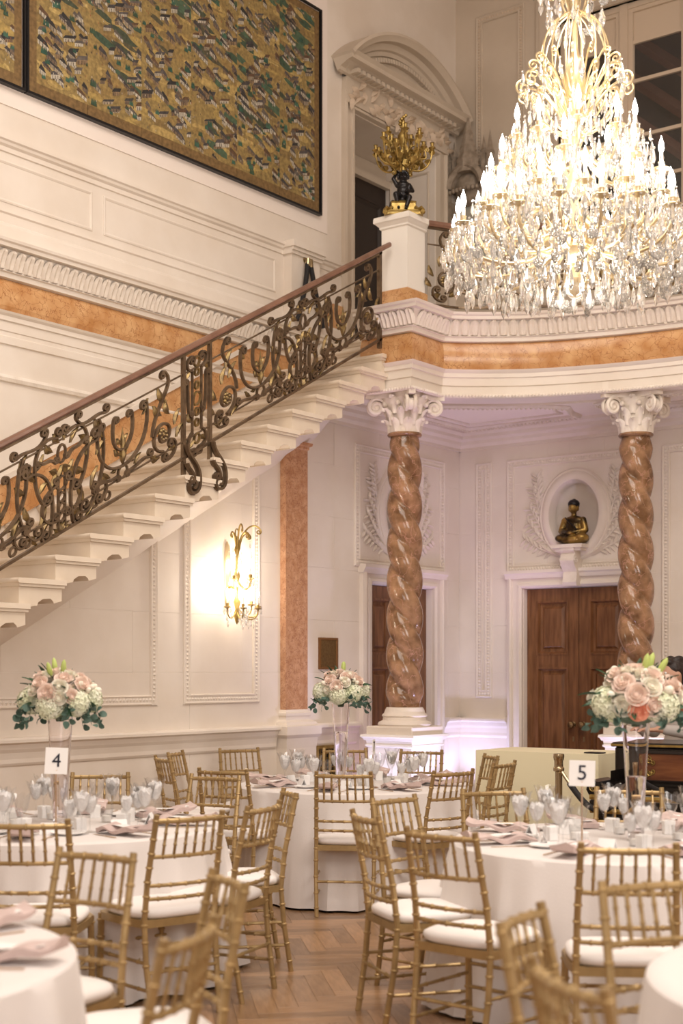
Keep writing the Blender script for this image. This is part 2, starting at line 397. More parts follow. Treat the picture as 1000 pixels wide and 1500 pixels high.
# lower walls: backing plus stone blocks
D1 = (11.06, 12.15); D2 = (-7.23, -6.05); DH = 2.40
def wall_top(y): return min(GB, nl(y)-.60)
def wbacking():
    mb = MB()
    def slab(y0, y1, z0=-.1):
        mb.add(prism([(y0, z0), (y1, z0), (y1, wall_top(y1)), (y0, wall_top(y0))], -8.2, -8.003, 'x'))
    for y0, y1 in ((3.5, 6), (6, 8), (8, 10.1), (10.1, D1[0])): slab(y0, y1)
    slab(D1[1], 12.9)
    slab(D1[0], N1[0], DH); slab(N1[1], D1[1], DH); mb.add(box(-8.2, -8.003, N1[0], N1[1], DH, N1[2])).add(box(-8.2, -8.003, N1[0], N1[1], N1[3], GB))
    return mb
N1 = (11.23, 11.87, 2.74, 3.50); N2 = (-6.95, -6.33, 2.74, 3.50)
ws = struct('wall_stair', wbacking(), JOINT)
wb = struct('wall_back', MB().add(box(-8.2, D2[0], 12.673, 12.88, -.1, GB)).add(box(D2[1], XR, 12.673, 12.88, -.1, GB)).add(box(D2[0], N2[0], 12.673, 12.88, DH, GB)).add(box(N2[1], D2[1], 12.673, 12.88, DH, GB)).add(box(N2[0], N2[1], 12.673, 12.88, DH, N2[2])).add(box(N2[0], N2[1], 12.673, 12.88, N2[3], GB)), JOINT)
LV = [.0, .50, .88, 1.07, 1.55, 2.03, 2.51, 2.99, 3.47, 4.04]
def ashlar(par, frame, s0, s1, width, holes, top=None, sink=.003):
    for r in range(len(LV)-1):
        z0, z1 = LV[r], LV[r+1]
        cuts = []; x = s0 + (width*.5 if r % 2 else 0)
        if r % 2: cuts.append((s0, x))
        while x < s1: cuts.append((x, min(s1, x+width))); x += width
        cells = [(a, b, z0, z1) for a, b in cuts]
        for (h0, h1, g0, g1) in holes:
            nc = []
            for a, b, c, d in cells:
                if b <= h0 or a >= h1 or d <= g0 or c >= g1: nc.append((a, b, c, d)); continue
                if a < h0: nc.append((a, h0, c, d))
                if b > h1: nc.append((h1, b, c, d))
                m0, m1 = max(a, h0), min(b, h1)
                if d > g1: nc.append((m0, m1, g1, d))
                if c < g0: nc.append((m0, m1, c, g0))
            cells = nc
        for a, b, c, d in cells:
            if b-a < .03 or d-c < .03: continue
            g = .0016; a += g; b -= g; c += g; d -= g
            ta = tb = d
            if top:
                ta, tb = top(a), top(b)
                if tb <= c+.03: continue
                if ta < d:
                    sl = (tb-ta)/(b-a); a2 = a if ta >= c else a+(c+.001-ta)/sl
                    if a2 > b-.02: continue
                    pl = [(a2, c), (b, c)]
                    if tb > d: pl += [(b, d), (a+(d-ta)/sl, d)]
                    else: pl += [(b, tb)]
                    if ta > c: pl.append((a, ta))
                    n_ = len(pl)
                    ob('stone_block', MB().add(([(p, -sink, q) for p, q in pl]+[(p, 0, q) for p, q in pl], [tuple(range(n_, 2*n_))]+[(i, (i+1) % n_, n_+(i+1) % n_, n_+i) for i in range(n_)]), frame), STONE, par, smooth=0)
                    continue
                ta = tb = d
            e = .001
            v = [(a, -sink, c), (b, -sink, c), (b, -sink, tb), (a, -sink, ta), (a, -e, c), (b, -e, c), (b, -e, tb), (a, -e, ta), (a+e, 0, c+e), (b-e, 0, c+e), (b-e, 0, tb-e), (a+e, 0, ta-e)]
            f = [(0, 1, 5, 4), (1, 2, 6, 5), (2, 3, 7, 6), (3, 0, 4, 7), (4, 5, 9, 8), (5, 6, 10, 9), (6, 7, 11, 10), (7, 4, 8, 11), (8, 9, 10, 11)]
            ob('stone_block', MB().add((v, f), frame), STONE, par, smooth=0)
N1 = (11.23, 11.87, 2.74, 3.50); N2 = (-6.95, -6.33, 2.74, 3.50)
ashlar(ws, WL, 4.0, 12.67, 1.30, [(D1[0], D1[1], -.1, DH), N1], wall_top)
ashlar(wb, WB, -8.0, XR, 1.30, [(D2[0], D2[1], -.1, DH), N2])
# chair rail (dado) and base
RAIL = [(0, 1.085), (.075, 1.085), (.085, 1.07), (.085, 1.05), (.055, 1.035), (.045, 1.00), (.03, .975), (.02, .93), (.02, .90), (.012, .885), (0, .875)]
BASE = [(0, .22), (.02, .21), (.035, .18), (.035, 0), (0, 0)]
def trim(name, frame, prof, runs, m=STONE):
    mb = MB()
    for a, b in runs: mb.add(run(prof, a, b), frame)
    return struct(name, mb, m)
trim('trim_1', WL, RAIL, [(4, 9.64), (10.15, 10.83), (12.35, 12.67)])
trim('trim_2', WB, RAIL, [(-8.0, -7.4), (-5.88, XR)])
trim('baseboard_left', WL, BASE, [(4, 9.64), (10.15, 10.83), (12.35, 12.67)])
trim('baseboard_back', WB, BASE, [(-8.0, -7.4), (-5.88, XR)])
# moulded panels with carved bead
PANP = [(0, 0), (0, .014), (.010, .022), (.018, .016), (.022, .012), (.062, .012), (.066, .020), (.076, .022), (.082, .010), (.082, 0)]
def panel(name, frame, s0, s1, z0, z1, m=STONE, cm=None, step=.032, carve=True):
    o = struct(name, MB().add(frame_rect(PANP, s0, s1, z0, z1), frame), m)
    if not carve: return o
    mb = MB()
    def leaf(cs, cz, ds, dz):
        h = step*.46
        ps, pz_ = -dz, ds
        pts = []
        for a, b, d in ((-h, 0, .012), (0, -.019, .013), (h, 0, .012), (0, .019, .013), (0, 0, .026)):
            pts.append((cs+ds*a+ps*b, d, cz+dz*a+pz_*b))
        mb.add((pts, [(0, 1, 4), (1, 2, 4), (2, 3, 4), (3, 0, 4)]), frame)
    i = .042
    n = int((s1-s0-2*i)/step)
    for k in range(n+1):
        x = s0+i+(s1-s0-2*i)*k/n; leaf(x, z0+i, 1, 0); leaf(x, z1-i, 1, 0)
    n = int((z1-z0-2*i)/step)
    for k in range(1, n):
        z = z0+i+(z1-z0-2*i)*k/n; leaf(s0+i, z, 0, 1); leaf(s1-i, z, 0, 1)
    tag(ob('carved_bead', mb, cm or CARVE, o, smooth=0), kind='stuff'); return o
# sconce wall: tall panels under the stair
def open_panel(name, s0, s1):
    m_ = len(PANP); v, f = [], []
    for (cs, cz, is_, iz) in ((s0, nl(s0)-.62, 1, 0), (s0, 1.29, 1, 1), (s1, 1.29, -1, 1), (s1, nl(s1)-.62, -1, 0)):
        for o, d in PANP: v.append((cs+is_*o, d, cz+iz*o))
    for c in range(3):
        for k in range(m_-1): f.append((c*m_+k, c*m_+m_+k, c*m_+m_+k+1, c*m_+k+1))
    o = struct(name, MB().add((v, f), WL), STONE); mb = MB()
    def bd(s, z): mb.add(([(s-.016, .012, z), (s, .013, z-.017), (s+.016, .012, z), (s, .013, z+.017), (s, .027, z)], [(0, 1, 4), (1, 2, 4), (2, 3, 4), (3, 0, 4)]), WL)
    for k in range(28): bd(s0+.042+k*(s1-s0-.084)/27, 1.332)
    for s in (s0+.042, s1-.042):
        z = 1.365
        while z < nl(s)-.66: bd(s, z); z += .033
    tag(ob('carved_bead', mb, CARVE, o, smooth=0), kind='stuff')
open_panel('trim_3', 8.47, 9.42)
# big panel: stops under the slope, so built as an open moulding
bm_ = MB(); 
bm_.add(run([(0, 1.29), (.014, 1.29), (.022, 1.30), (.012, 1.312), (.012, 1.352), (.022, 1.36), (.01, 1.372), (0, 1.372)], 4.0, 8.10), WL)
for k in range(7):
    o_, d_ = PANP[k][0], PANP[k][1]
rp = [(8.17-o, d) for o, d in PANP]
v = [(s, d, 1.29) for s, d in rp]+[(s, d, nl(8.17)-.62) for s, d in rp]; m_ = len(rp)
bm_.add((v, [(k, k+1, m_+k+1, m_+k) for k in range(m_-1)]), WL)
t4 = struct('trim_4', bm_, STONE)
mb = MB()
for k in range(110):
    x = 8.12-k*.036
    mb.add(([(x-.016, .012, 1.332), (x, .013, 1.313), (x+.016, .012, 1.332), (x, .013, 1.351), (x, .027, 1.332)], [(0, 1, 4), (1, 2, 4), (2, 3, 4), (3, 0, 4)]), WL)
for k in range(38):
    z = 1.36+k*.034
    if z > nl(8.17)-.66: break
    mb.add(([(8.128, .012, z-.016), (8.109, .013, z), (8.128, .012, z+.016), (8.147, .013, z), (8.128, .027, z)], [(0, 1, 4), (1, 2, 4), (2, 3, 4), (3, 0, 4)]), WL)
tag(ob('carved_bead', mb, CARVE, t4, smooth=0), kind='stuff')
panel('trim_5', WL, 10.81, 12.37, 2.56, 3.72)
panel('trim_6', WB, -7.79, -7.60, 1.29, 3.72)
panel('trim_7', WB, -7.42, -5.86, 2.56, 3.72)
panel('trim_8', WB, -5.72, -3.9, 1.29, 3.72)
# cornice under the gallery
CORN = [(0, 3.86), (.02, 3.86), (.02, 3.89), (.05, 3.92), (.06, 3.95), (.11, 3.97), (.12, 4.00), (.17, 4.02), (.18, GB)]
c1 = trim('trim_9', WL, CORN, [(10.32, 12.67)]); trim('trim_10', WB, CORN, [(-8.0, XR)])
# ------------------------------------------------------------------ doors
def casing(frame, s0, s1):
    cp = [(0, 0), (0, .05), (.035, .065), (.05, .05), (.055, .03), (.11, .03), (.115, .045), (.14, .05), (.16, .03), (.165, -.12)]
    m = len(cp); v = []; o = .165
    for (cs, cz, is_, iz) in ((s0-o, 0, 1, 0), (s0-o, DH+o, 1, -1), (s1+o, DH+o, -1, -1), (s1+o, 0, -1, 0)):
        for a, d in cp: v.append((cs+is_*a, d, cz+iz*a))
    f = [(c*m+k, (c+1)*m+k, (c+1)*m+k+1, c*m+k+1) for c in range(3) for k in range(m-1)]
    mb = MB().add((v, f), frame)
    mb.add(run([(0, DH+.10), (.06, DH+.10), (.075, DH+.135), (.09, DH+.15), (.09, DH+.18), (0, DH+.185)], s0-.18, s1+.18), frame)
    return mb
def make_door(name, frame, s0, s1, lab, cat='door'):
    d = tag(ob(name, casing(frame, s0, s1), STONE, smooth=0), kind='structure')
    mid = (s0+s1)/2
    for a, b, hs in ((s0, mid, 1), (mid, s1, -1)):
        g = .003; a += g; b -= g
        lf = MB()
        st, dp, bk = .115, -.07, -.12
        z0 = .01; rails = [(z0, .24), (.86, .98), (1.62, 1.74), (DH-.14, DH-.005)]
        if True: rails = [(z0, .22), (1.60, 1.73), (DH-.13, DH-.005)]
        lf.add(box(a, a+st, bk, dp, z0, DH-.005), frame).add(box(b-st, b, bk, dp, z0, DH-.005), frame)
        for r0, r1 in rails: lf.add(box(a+st, b-st, bk, dp, r0, r1), frame)
        leaf = ob('door_leaf', lf, WOOD, d, smooth=0)
        for q in range(len(rails)-1):
            p0, p1 = rails[q][1], rails[q+1][0]
            pr = [(0, dp+.008), (.02, dp+.01), (.035, dp-.022), (.06, dp-.024), (.085, dp-.006), (.09, dp-.005)]
            mb = MB().add(frame_rect(pr, a+st-.005, b-st+.005, p0-.005, p1+.005), frame)
            mb.add(box(a+st+.08, b-st-.08, bk+.01, dp-.005, p0+.08, p1-.08), frame)
            ob('door_panel', mb, WOOD, leaf, smooth=0)
        kx = (b-.055 if hs > 0 else a+.055)
        kn = MB().add(lathe([(0, 0), (.030, .0), (.030, .006), (.012, .01), (.011, .035), (.03, .045), (.037, .06), (.030, .078), (0, .085)], 16), lambda p, kx=kx: frame((kx+p[0], dp+p[2], 1.03+p[1])))
        ob('door_knob', kn, CHROME, leaf)
        ob('keyhole_plate', MB().add(box(kx-.011, kx+.011, dp, dp+.004, .86, .91), frame), CHROME, leaf, smooth=0)
    return d
make_door('door_1', WL, D1[0], D1[1], ''); make_door('door_2', WB, D2[0], D2[1], '')
# oval niches with carved sprays and console
def oval(prof, cs, cz, a, b, n=48):
    v, f = [], []; m = len(prof)
    for i in range(n):
        t = 2*pi*i/n
        for o, d in prof: v.append((cs+(a+o)*cos(t), d, cz+(b+o)*sin(t)))
    for i in range(n):
        j = (i+1) % n
        for k in range(m-1): f.append((i*m+k, j*m+k, j*m+k+1, i*m+k+1))
    return v, f
def wleaf(p, a, L, W, d=.03, bend=.0):       # relief leaf lying on the wall
    c_, s_ = cos(a), sin(a); v = []
    prof = [(0, .12), (.25, .8), (.55, 1), (.8, .6), (1, 0)]
    for t, w_ in prof:
        bb = bend*t*t*L
        x, y = p[0]+c_*t*L-s_*bb, p[1]+s_*t*L+c_*bb
        hgt = d*(.4+.6*sin(pi*min(1, t*1.1)))
        for k, q in ((-1, .15), (-.35, .7), (0, 1), (.35, .7), (1, .15)):
            v.append((x-s_*k*W*w_, .0+hgt*q, y+c_*k*W*w_))
    f = [(r*5+k, r*5+k+1, r*5+6+k, r*5+5+k) for r in range(4) for k in range(4)]
    return v, f
def niche(frame, cs, cz, lab, name, side):
    t = tag(bpy.data.objects.new(name, None), lab, 'wall niche'); COL.objects.link(t)
    fr = ob('oval_frame', MB().add(oval([(-.02, -.04), (0, .02), (.012, .05), (.045, .06), (.09, .045), (.10, .03), (.115, .035), (.13, .02), (.135, 0)], cs, cz, .265, .33), frame), STONE, t)
    dish = MB(); v, f = [], []
    for r in range(8):
        q = r/7; rad = cos(q*pi/2*.92)
        for i in range(40):
            a = 2*pi*i/40; v.append((cs+.28*rad*cos(a), -.17*sin(q*pi/2), cz+.345*rad*sin(a)))
    for r in range(7):
        for i in range(40):
            j = (i+1) % 40; f.append((r*40+i, r*40+j, r*40+40+j, r*40+40+i))
    f.append(tuple(range(280, 320)))
    ob('niche_recess', dish.add((v, f), frame), STONE, t)
    # corner infill between the square hole and the oval
    fil = MB(); nn = 48; v, f = [], []
    for i in range(nn):
        a = 2*pi*i/nn; ca, sa = cos(a), sin(a); k = 1/max(abs(ca), abs(sa))
        v.append((cs+.265*ca, 0.0015, cz+.33*sa)); v.append((cs+.335*ca*k, 0.0015, cz+.395*sa*k))
    for i in range(nn): j = (i+1) % nn; f.append((2*i, 2*j, 2*j+1, 2*i+1))
    ob('niche_surround', fil.add((v, f), frame), STONE, t, smooth=0)
    con = MB()
    con.add(prism([(0, cz-.345), (.19, cz-.345), (.19, cz-.37), (.17, cz-.39), (.155, cz-.40), (.18, cz-.43), (.19, cz-.47), (.17, cz-.52), (.135, cz-.55), (.12, cz-.58), (.125, cz-.64), (.14, cz-.68), (.12, cz-.715), (0, cz-.72)], cs-.075, cs+.075, 'x'), lambda p: frame((p[0], p[1], p[2])))
    con.add(box(cs-.17, cs+.17, 0, .20, cz-.345, cz-.31), frame).add(box(cs-.14, cs+.14, 0, .17, cz-.375, cz-.345), frame)
    for s_ in (-1, 1):
        sp = [(cs+s_*.077, .145+a, cz-.47+b) for a, b in spiral(0, 0, .038, .005, 0, 1.6)]
        con.add(tube(sp, .009, 5), frame)
    ob('console', con, CARVE, t, smooth=30)
    rnd = random.Random(3)
    for s_ in (-1, 1):
        for q, (bx, bz, an, LL) in enumerate(((.10, -.40, 168, .42), (.12, -.36, 150, .42), (.20, -.26, 128, .40), (.27, -.12, 112, .42), (.30, .06, 104, .34))):
            an = radians(an if s_ < 0 else 180-an)
            p0 = (cs+s_*(bx+.07), cz+bz)
            stem = []
            for k in range(9):
                tt = k/8; cur = .22*tt*tt*LL*(-s_)*(1 if q < 2 else .3)
                stem.append((p0[0]+cos(an)*tt*LL-sin(an)*cur*(-1), .012, p0[1]+sin(an)*tt*LL+cos(an)*cur*(-1)))
            ob('carved_stem', MB().add(tube(stem, [.012-.001*k for k in range(9)], 5), frame), CARVE, t)
            for k in range(2, 9):
                for sd in (-1, 1):
                    la = an+sd*.65+rnd.uniform(-.2, .2)
                    ob('carved_leaf', MB().add(wleaf((stem[k][0], stem[k][2]), la, .085+.02*rnd.random(), .017, .03, sd*.2), frame), CARVE, t)
        ob('carved_leaf', MB().add(wleaf((cs+s_*.12, cz-.42), radians(165 if s_ < 0 else 15), .34, .03, .05, .25*s_), frame), CARVE, t)
    return t
niche(WL, 11.55, 3.12, 'oval wall niche with carved laurel sprays over the door behind the left twisted column', 'oval_niche', 0)
niche(WB, -6.64, 3.12, 'fully visible oval wall niche with carved laurel sprays over the double door', 'oval_niche', 1)
def buddha_mesh():
    pr = [('e', (0, 0, .045), (.155, .11, .05)), ('e', (-.10, -.03, .06), (.07, .07, .04)), ('e', (.10, -.03, .06), (.07, .07, .04)),
          ('e', (0, .01, .15), (.082, .06, .095)), ('e', (0, .01, .22), (.105, .055, .05)), ('e', (0, 0, .10), (.09, .06, .05)),
          ('l', (-.095, .01, .225), (-.125, 0, .13), .032, .03), ('l', (-.125, 0, .13), (-.02, -.085, .105), .03, .02),
          ('l', (.095, .01, .225), (.125, 0, .13), .032, .03), ('l', (.125, 0, .13), (.02, -.085, .105), .03, .02),
          ('e', (0, -.09, .10), (.045, .025, .014)),
          ('l', (0, .01, .26), (0, .008, .30), .026, .024), ('e', (0, .0, .345), (.045, .05, .058)), ('e', (0, .008, .380), (.045, .045, .03)), ('e', (0, .01, .402), (.020, .020, .016)),
          ('e', (-.047, .005, .335), (.008, .012, .03)), ('e', (.047, .005, .335), (.008, .012, .03)), ('e', (0, -.05, .338), (.008, .012, .014)), ('e', (0, -.045, .318), (.014, .008, .005)),
          ('e', (-.018, -.042, .352), (.010, .006, .005)), ('e', (.018, -.042, .352), (.010, .006, .005))]
    return blob('buddha_figure', pr, .0065, BUDDHA, 3)
BM = buddha_mesh()
def buddha(loc, rz, lab):
    t = thing('buddha_statue', lab, 'statue', loc, rz, 'seated bronze statues in the niches')
    ob('body', BM, parent=t, scale=1.06)
    ob('hair', MB().add(ball((0, .008, .378), 1, 16, 10, (.056, .056, .044))).add(ball((0, .012, .408), 1, 12, 8, (.025, .025, .020))), PATINA, t, scale=1.06)
    curls = MB()
    for k in range(60):
        z = k/60; a = k*2.4; r = sqrt(1-z*z)
        curls.add(ball((.046*r*cos(a), .008+.048*r*sin(a), .352+.05*z), .008, 6, 4)) if r*sin(a) > -.55 or z > .62 else None
    tag(ob('hair_curls', curls, PATINA, t, scale=1.06), kind='stuff')
    ob('robe_fold', MB().add(tube(bez((-.06, -.045, .25), (-.02, -.075, .21), (.04, -.08, .17), (.07, -.07, .13), 10), .006, 6)), PATINA, t, scale=1.06)
buddha((-6.62, 12.585, 2.812), 0, 'seated bronze figure with folded hands in the niche over the double door')
buddha((-7.915, 11.50, 2.812), pi/2, 'seated bronze figure half hidden behind the left twisted column')
# ------------------------------------------------------------------ pilaster under the stair
t = thing('marble_pilaster', 'flat salmon marble pilaster on a stone base under the upper stair', 'pilaster', (-8.0, 9.87, 0))
def bx3(*a): return MB().add(box(*a))
ob('shaft', bx3(0, .065, -.155, .155, 1.22, 3.56), PINKM, t, smooth=0)
sec = [(.065, 1.22), (.075, 1.20), (.09, 1.19), (.09, 1.17), (.075, 1.155), (.08, 1.13), (.12, 1.11), (.13, 1.08), (.155, 1.075), (.155, 1.0), (.13, .97), (.12, .88), (.12, 0)]
def block_prof(sec, hw, x0=0):
    v, f = [], []; m = len(sec)
    for d, z in sec:
        e = d-.065
        v += [(x0, -hw-e, z), (d, -hw-e, z), (d, hw+e, z), (x0, hw+e, z)]
    for k in range(m-1):
        for q in range(3): f.append((k*4+q, k*4+q+1, k*4+5+q, k*4+4+q))
    f.append((0, 1, 2, 3)); return v, f
ob('base', MB().add(block_prof(sec, .155)), STONE, t, smooth=0)
ob('capital', MB().add(block_prof([(.065, 3.54), (.075, 3.55), (.075, 3.57), (.095, 3.58), (.10, 3.605), (.065, 3.61)], .155)), PINKM, t, smooth=0)
br = [(0, 3.60)]+[(.58-.52*cos(q*pi/2/8), 3.60+.42*sin(q*pi/2/8)) for q in range(9)]+[(.58, 4.03), (0, 4.03)]
ob('bracket', MB().add(prism([(a-.0, b) for a, b in br], -.12, .12, 'y')), STONE, t, smooth=0)
# plaque and grille
t = thing('wall_plaque', 'dark brass plaque in a brown frame on the wall right of the pilaster', 'plaque', (-8.0, 10.40, 1.725))
ob('frame', MB().add(frame_rect([(0, 0), (0, .02), (.018, .022), (.022, .012)], -.14, .14, -.145, .145), lambda p: (p[1], p[0], p[2])), mat('plaque_frame', (.22, .10, .03), .4, .3), t, smooth=0)
ob('plate', bx3(0, .012, -.12, .12, -.125, .125), mat('plaque_brass', (.20, .12, .05), .4, .7, col2=(.26, .17, .07), scale=60), t, smooth=0)
t = thing('wall_grille', 'black lattice air grille with gold frame low on the wall behind the middle table', 'grille', (-8.0, 10.42, .68))
ob('frame', MB().add(frame_rect([(0, 0), (0, .03), (.03, .035), (.035, .01)], -.22, .22, -.20, .20), lambda p: (p[1], p[0], p[2])), ORMOLU, t, smooth=0)
ob('backing', bx3(.001, .004, -.19, .19, -.17, .17), BLACK, t, smooth=0)
for k in range(10): ob('grille_bar', bx3(.008, .016, -.185+k*.041, -.179+k*.041, -.17, .17), ORMOLU, t, smooth=0)
for k in range(9): ob('grille_bar', bx3(.006, .012, -.19, .19, -.17+k*.0415, -.164+k*.0415), ORMOLU, t, smooth=0)
# ------------------------------------------------------------------ staircase
stair = thing('staircase', 'grand stone staircase with scrolled step ends climbing along the left wall', 'staircase', (0, 0, 0))
SX0, SX1 = -8.54, -7.26
def step_mesh():
    mb = MB(); L = .42
    tr = [(0, -.012), (.004, -.004), (.014, 0), (L, 0), (L, -.035), (.012, -.035), (.004, -.03), (0, -.02)]
    mb.add(prism(tr, SX0, SX1, 'x'))
    mb.add(prism([(.012, -.035), (L-.008, -.035), (L-.008, -.055), (.022, -.055)], SX0, SX1-.012, 'x'))
    end = [(.03, -.055), (.03, -.20), (.09, -.195), (.16, -.18), (.185, -.178), (.195, -.155), (.235, -.132), (.30, -.127), (.325, -.145), (.33, -.158), (.40, -.14), (.40, -.055)]
    mb.add(prism(end, -8.0, SX1-.03, 'x'))
    mb.add(box(SX0, -8.0, .03, .34, -.20, -.055))
    return mb
sm = make_mesh('step', step_mesh(), STEP, 0)
for i in range(-13, 15): ob('step', sm, parent=stair, loc=(0, 6.45+.315*i, 2.34+.169*i))
cov = MB(); v, f = [], []; ys = [2.2+k*.25 for k in range(33)]; n = 9
for y in ys:
    a, b = nl(y)-.27, nl(y)-.68
    for k in range(n):
        q = k/(n-1)*pi/2
        v.append((-7.56-.44*(1-cos(q)), y, min(GB, a-(a-b)*sin(q)) if False else min(GB, a-(a-b)*(1-cos(q))**.9)))
    v.append((-8.0, y, min(GB, nl(y)-.25)))
m = n+1
for i in range(len(ys)-1):
    for k in range(m): f.append((i*m+k, i*m+(k+1) % m, (i+1)*m+(k+1) % m, (i+1)*m+k))
f += [tuple(range(m)), tuple(range((len(ys)-1)*m, len(ys)*m))]
ob('soffit', cov.add((v, f)), STONE, stair, smooth=50)
# raking orange skirting on the wall
rk = MB().add(prism([(3.0, nl(3.0)+.0), (11.15, nl(11.15)+.0), (11.5, nl(11.15)), (11.5, nl(11.15)+.33), (11.15, nl(11.15)+.33), (3.0, nl(3.0)+.33)], -8.54, -8.515, 'x'))
ob('marble_skirting', rk, ORANGE, stair, smooth=0)
ob('skirting_cap', MB().add(prism([(3.0, nl(3.0)+.33), (11.15, nl(11.15)+.33), (11.15, nl(11.15)+.375), (3.0, nl(3.0)+.375)], -8.54, -8.495, 'x')), STONE, stair, smooth=0)
# ------------------------------------------------------------------ gallery
gal = thing('gallery', 'curved stone gallery with orange marble band carried by twisted columns', 'gallery', (0, 0, 0))
core = offset_path(ARC, -.03)
poly = [(a, b) for a, b in core]+[(XR, 13.45), (-8.54, 13.45), (-8.54, 11.17), (-7.55, 11.17)]
ob('floor_slab', MB().add(prism(poly, GB+.03, GZ, 'z')), STONE, gal, smooth=0)
poly2 = [(a, b) for a, b in core]+[(XR, 12.67), (-8.0, 12.67), (-8.0, 10.33)]
ob('ceiling_slab', MB().add(prism(poly2, GB, GB+.03, 'z')), PLASTER, gal, smooth=0)
ob('architrave', MB().add(sweep_path([(-.35, 4.03), (-.35, 4.07), (.0, 4.07), (.0, 4.14), (.012, 4.145), (.012, 4.215), (.026, 4.22), (.026, 4.255), (.045, 4.27), (.055, 4.285), (0, 4.288)], ARC)), STONE, gal, smooth=20)
ob('marble_band', MB().add(sweep_path([(0, 4.287), (.012, 4.29), (.03, 4.33), (.034, 4.40), (.03, 4.47), (.010, 4.53), (0, 4.535)], ARC)), ORANGE, gal)
ob('cornice', MB().add(sweep_path([(0, 4.533), (.04, 4.54), (.045, 4.575), (.06, 4.58), (.055, 4.59), (.06, 4.60), (.075, 4.66), (.10, 4.715), (.145, 4.72), (.15, 4.745), (.165, 4.755), (.175, 4.775), (-.05, 4.775)], ARC)), STONE, gal, smooth=25)
ob('leaf_fillet', MB().add(sweep_path([(.002, 4.032), (.018, 4.034), (.03, 4.05), (.022, 4.066), (.002, 4.068)], ARC)), CARVE, gal)
def acanthus():      # leaf in (s, d, z), 1 wide, 1 high, foot at z 0
    v, f = [], []
    rows = [(0, .42, .12), (.3, .52, .22), (.6, .50, .36), (.85, .40, .52), (1.0, .14, .50)]
    for z, w_, d in rows:
        for k, q in ((-1, -.14), (-.5, .10), (0, -.02), (.5, .10), (1, -.14)): v.append((k*w_, d+q*(.8 if z < .9 else .1), z))
    for r in range(4):
        for k in range(4): f.append((r*5+k, r*5+k+1, r*5+6+k, r*5+5+k))
    return v, f
ac = make_mesh('carved_leaf', MB().add(acanthus(), lambda p: (p[0]*.092, p[1]*.135, p[2]*.128)), CARVE, 0)
lp = offset_path(ARC, .05)
def along(pts, step):
    out = []; carry = step/2
    for a, b in zip(pts[:-1], pts[1:]):
        a, b = Vector(a), Vector(b); L = (b-a).length; t = carry
        while t < L:
            p = a+(b-a)*(t/L); out.append((p.x, p.y, atan2(b.y-a.y, b.x-a.x))); t += step
        carry = t-L
    return out
k = 0
for x, y, a in along(lp, .088):
    if x > -1.5: break
    # local +y (leaf depth) points to the room: right-hand side of travel
    o = ob('carved_leaf', ac, parent=gal, loc=(x, y, 4.59), rot=(0, 0, a), scale=(1, -1, 1)); k += 1
gm = MB()
for x, y, a in along(offset_path(ARC, .03), .03):
    if x > -1: break
    gm.add(ball((x, y, 4.05), .013, 5, 4, (1, 1, 1.1)))
tag(ob('bead_row', gm, CARVE, gal), kind='stuff')
ob('capital_block', MB().add(box(-.235, .235, -.235, .235, 4.046, 4.075)), STONE, gal, loc=(-7.26, 10.58, 0), smooth=0)
# coffer mouldings on the gallery ceiling
def ring_path(pts, r, z):
    return tube([(a, b, z) for a, b in pts], r, 6, closed=True)
c2 = [(-7.72, 12.40), (-7.72, 11.35), (-7.55, 11.2), (-7.3, 11.12), (-6.95, 11.45), (-6.5, 11.72), (-6.35, 11.95), (-6.45, 12.2), (-6.45, 12.40)]
c3 = [(-6.05, 12.42), (-6.05, 11.95), (-5.6, 11.82), (-5.0, 11.9), (-4.4, 11.95), (-2.2, 11.95), (-2.2, 12.42)]
for pts in (c2, c3):
    ob('ceiling_moulding', MB().add(ring_path(pts, .035, GB)), CARVE, gal)
    cx_ = sum(p[0] for p in pts)/len(pts); cy_ = sum(p[1] for p in pts)/len(pts)
    inn = [(cx_+(p[0]-cx_)*.82, cy_+(p[1]-cy_)*.72) for p in pts]
    ob('ceiling_moulding', MB().add(ring_path(inn, .022, GB)), CARVE, gal)
    bm2 = MB()
    for x, y, a in along(pts+pts[:1], .045): bm2.add(ball((x, y, GB-.034), .014, 5, 4))
    tag(ob('bead_row', bm2, CARVE, gal), kind='stuff')
# same order of mouldings on the left wall
SIDE_C = [(0, 4.533), (.04, 4.54), (.045, 4.575), (.06, 4.58), (.055, 4.59), (.06, 4.60), (.075, 4.68), (.10, 4.735), (.145, 4.74), (.15, 4.765), (.165, 4.775), (.17, 4.795), (0, 4.80)]
Y1 = 11.5
t11 = trim('trim_11', WU, SIDE_C, [(3.5, Y1)])
for k in range(82):
    y = 4.0+.088*k
    if y < 11.3: ob('carved_leaf', ac, parent=t11, loc=(-8.54+.05, y, 4.59), rot=(0, 0, -pi/2), scale=(1, 1, 1.08))
trim('trim_12', WU, [(0, 4.287), (.012, 4.29), (.03, 4.33), (.034, 4.40), (.03, 4.47), (.010, 4.53), (0, 4.535)], [(3.5, Y1)], ORANGE)
trim('trim_13', WU, [(0, 4.04), (.015, 4.045), (.015, 4.10), (.004, 4.11), (.004, 4.14), (.012, 4.145), (.012, 4.215), (.026, 4.22), (.026, 4.255), (.045, 4.27), (.055, 4.285), (0, 4.288)], [(3.5, Y1)])
trim('trim_14', WU, [(0, 3.755), (.02, 3.76), (.03, 3.785), (.02, 3.81), (0, 3.815)], [(3.5, 10.4)], CARVE)
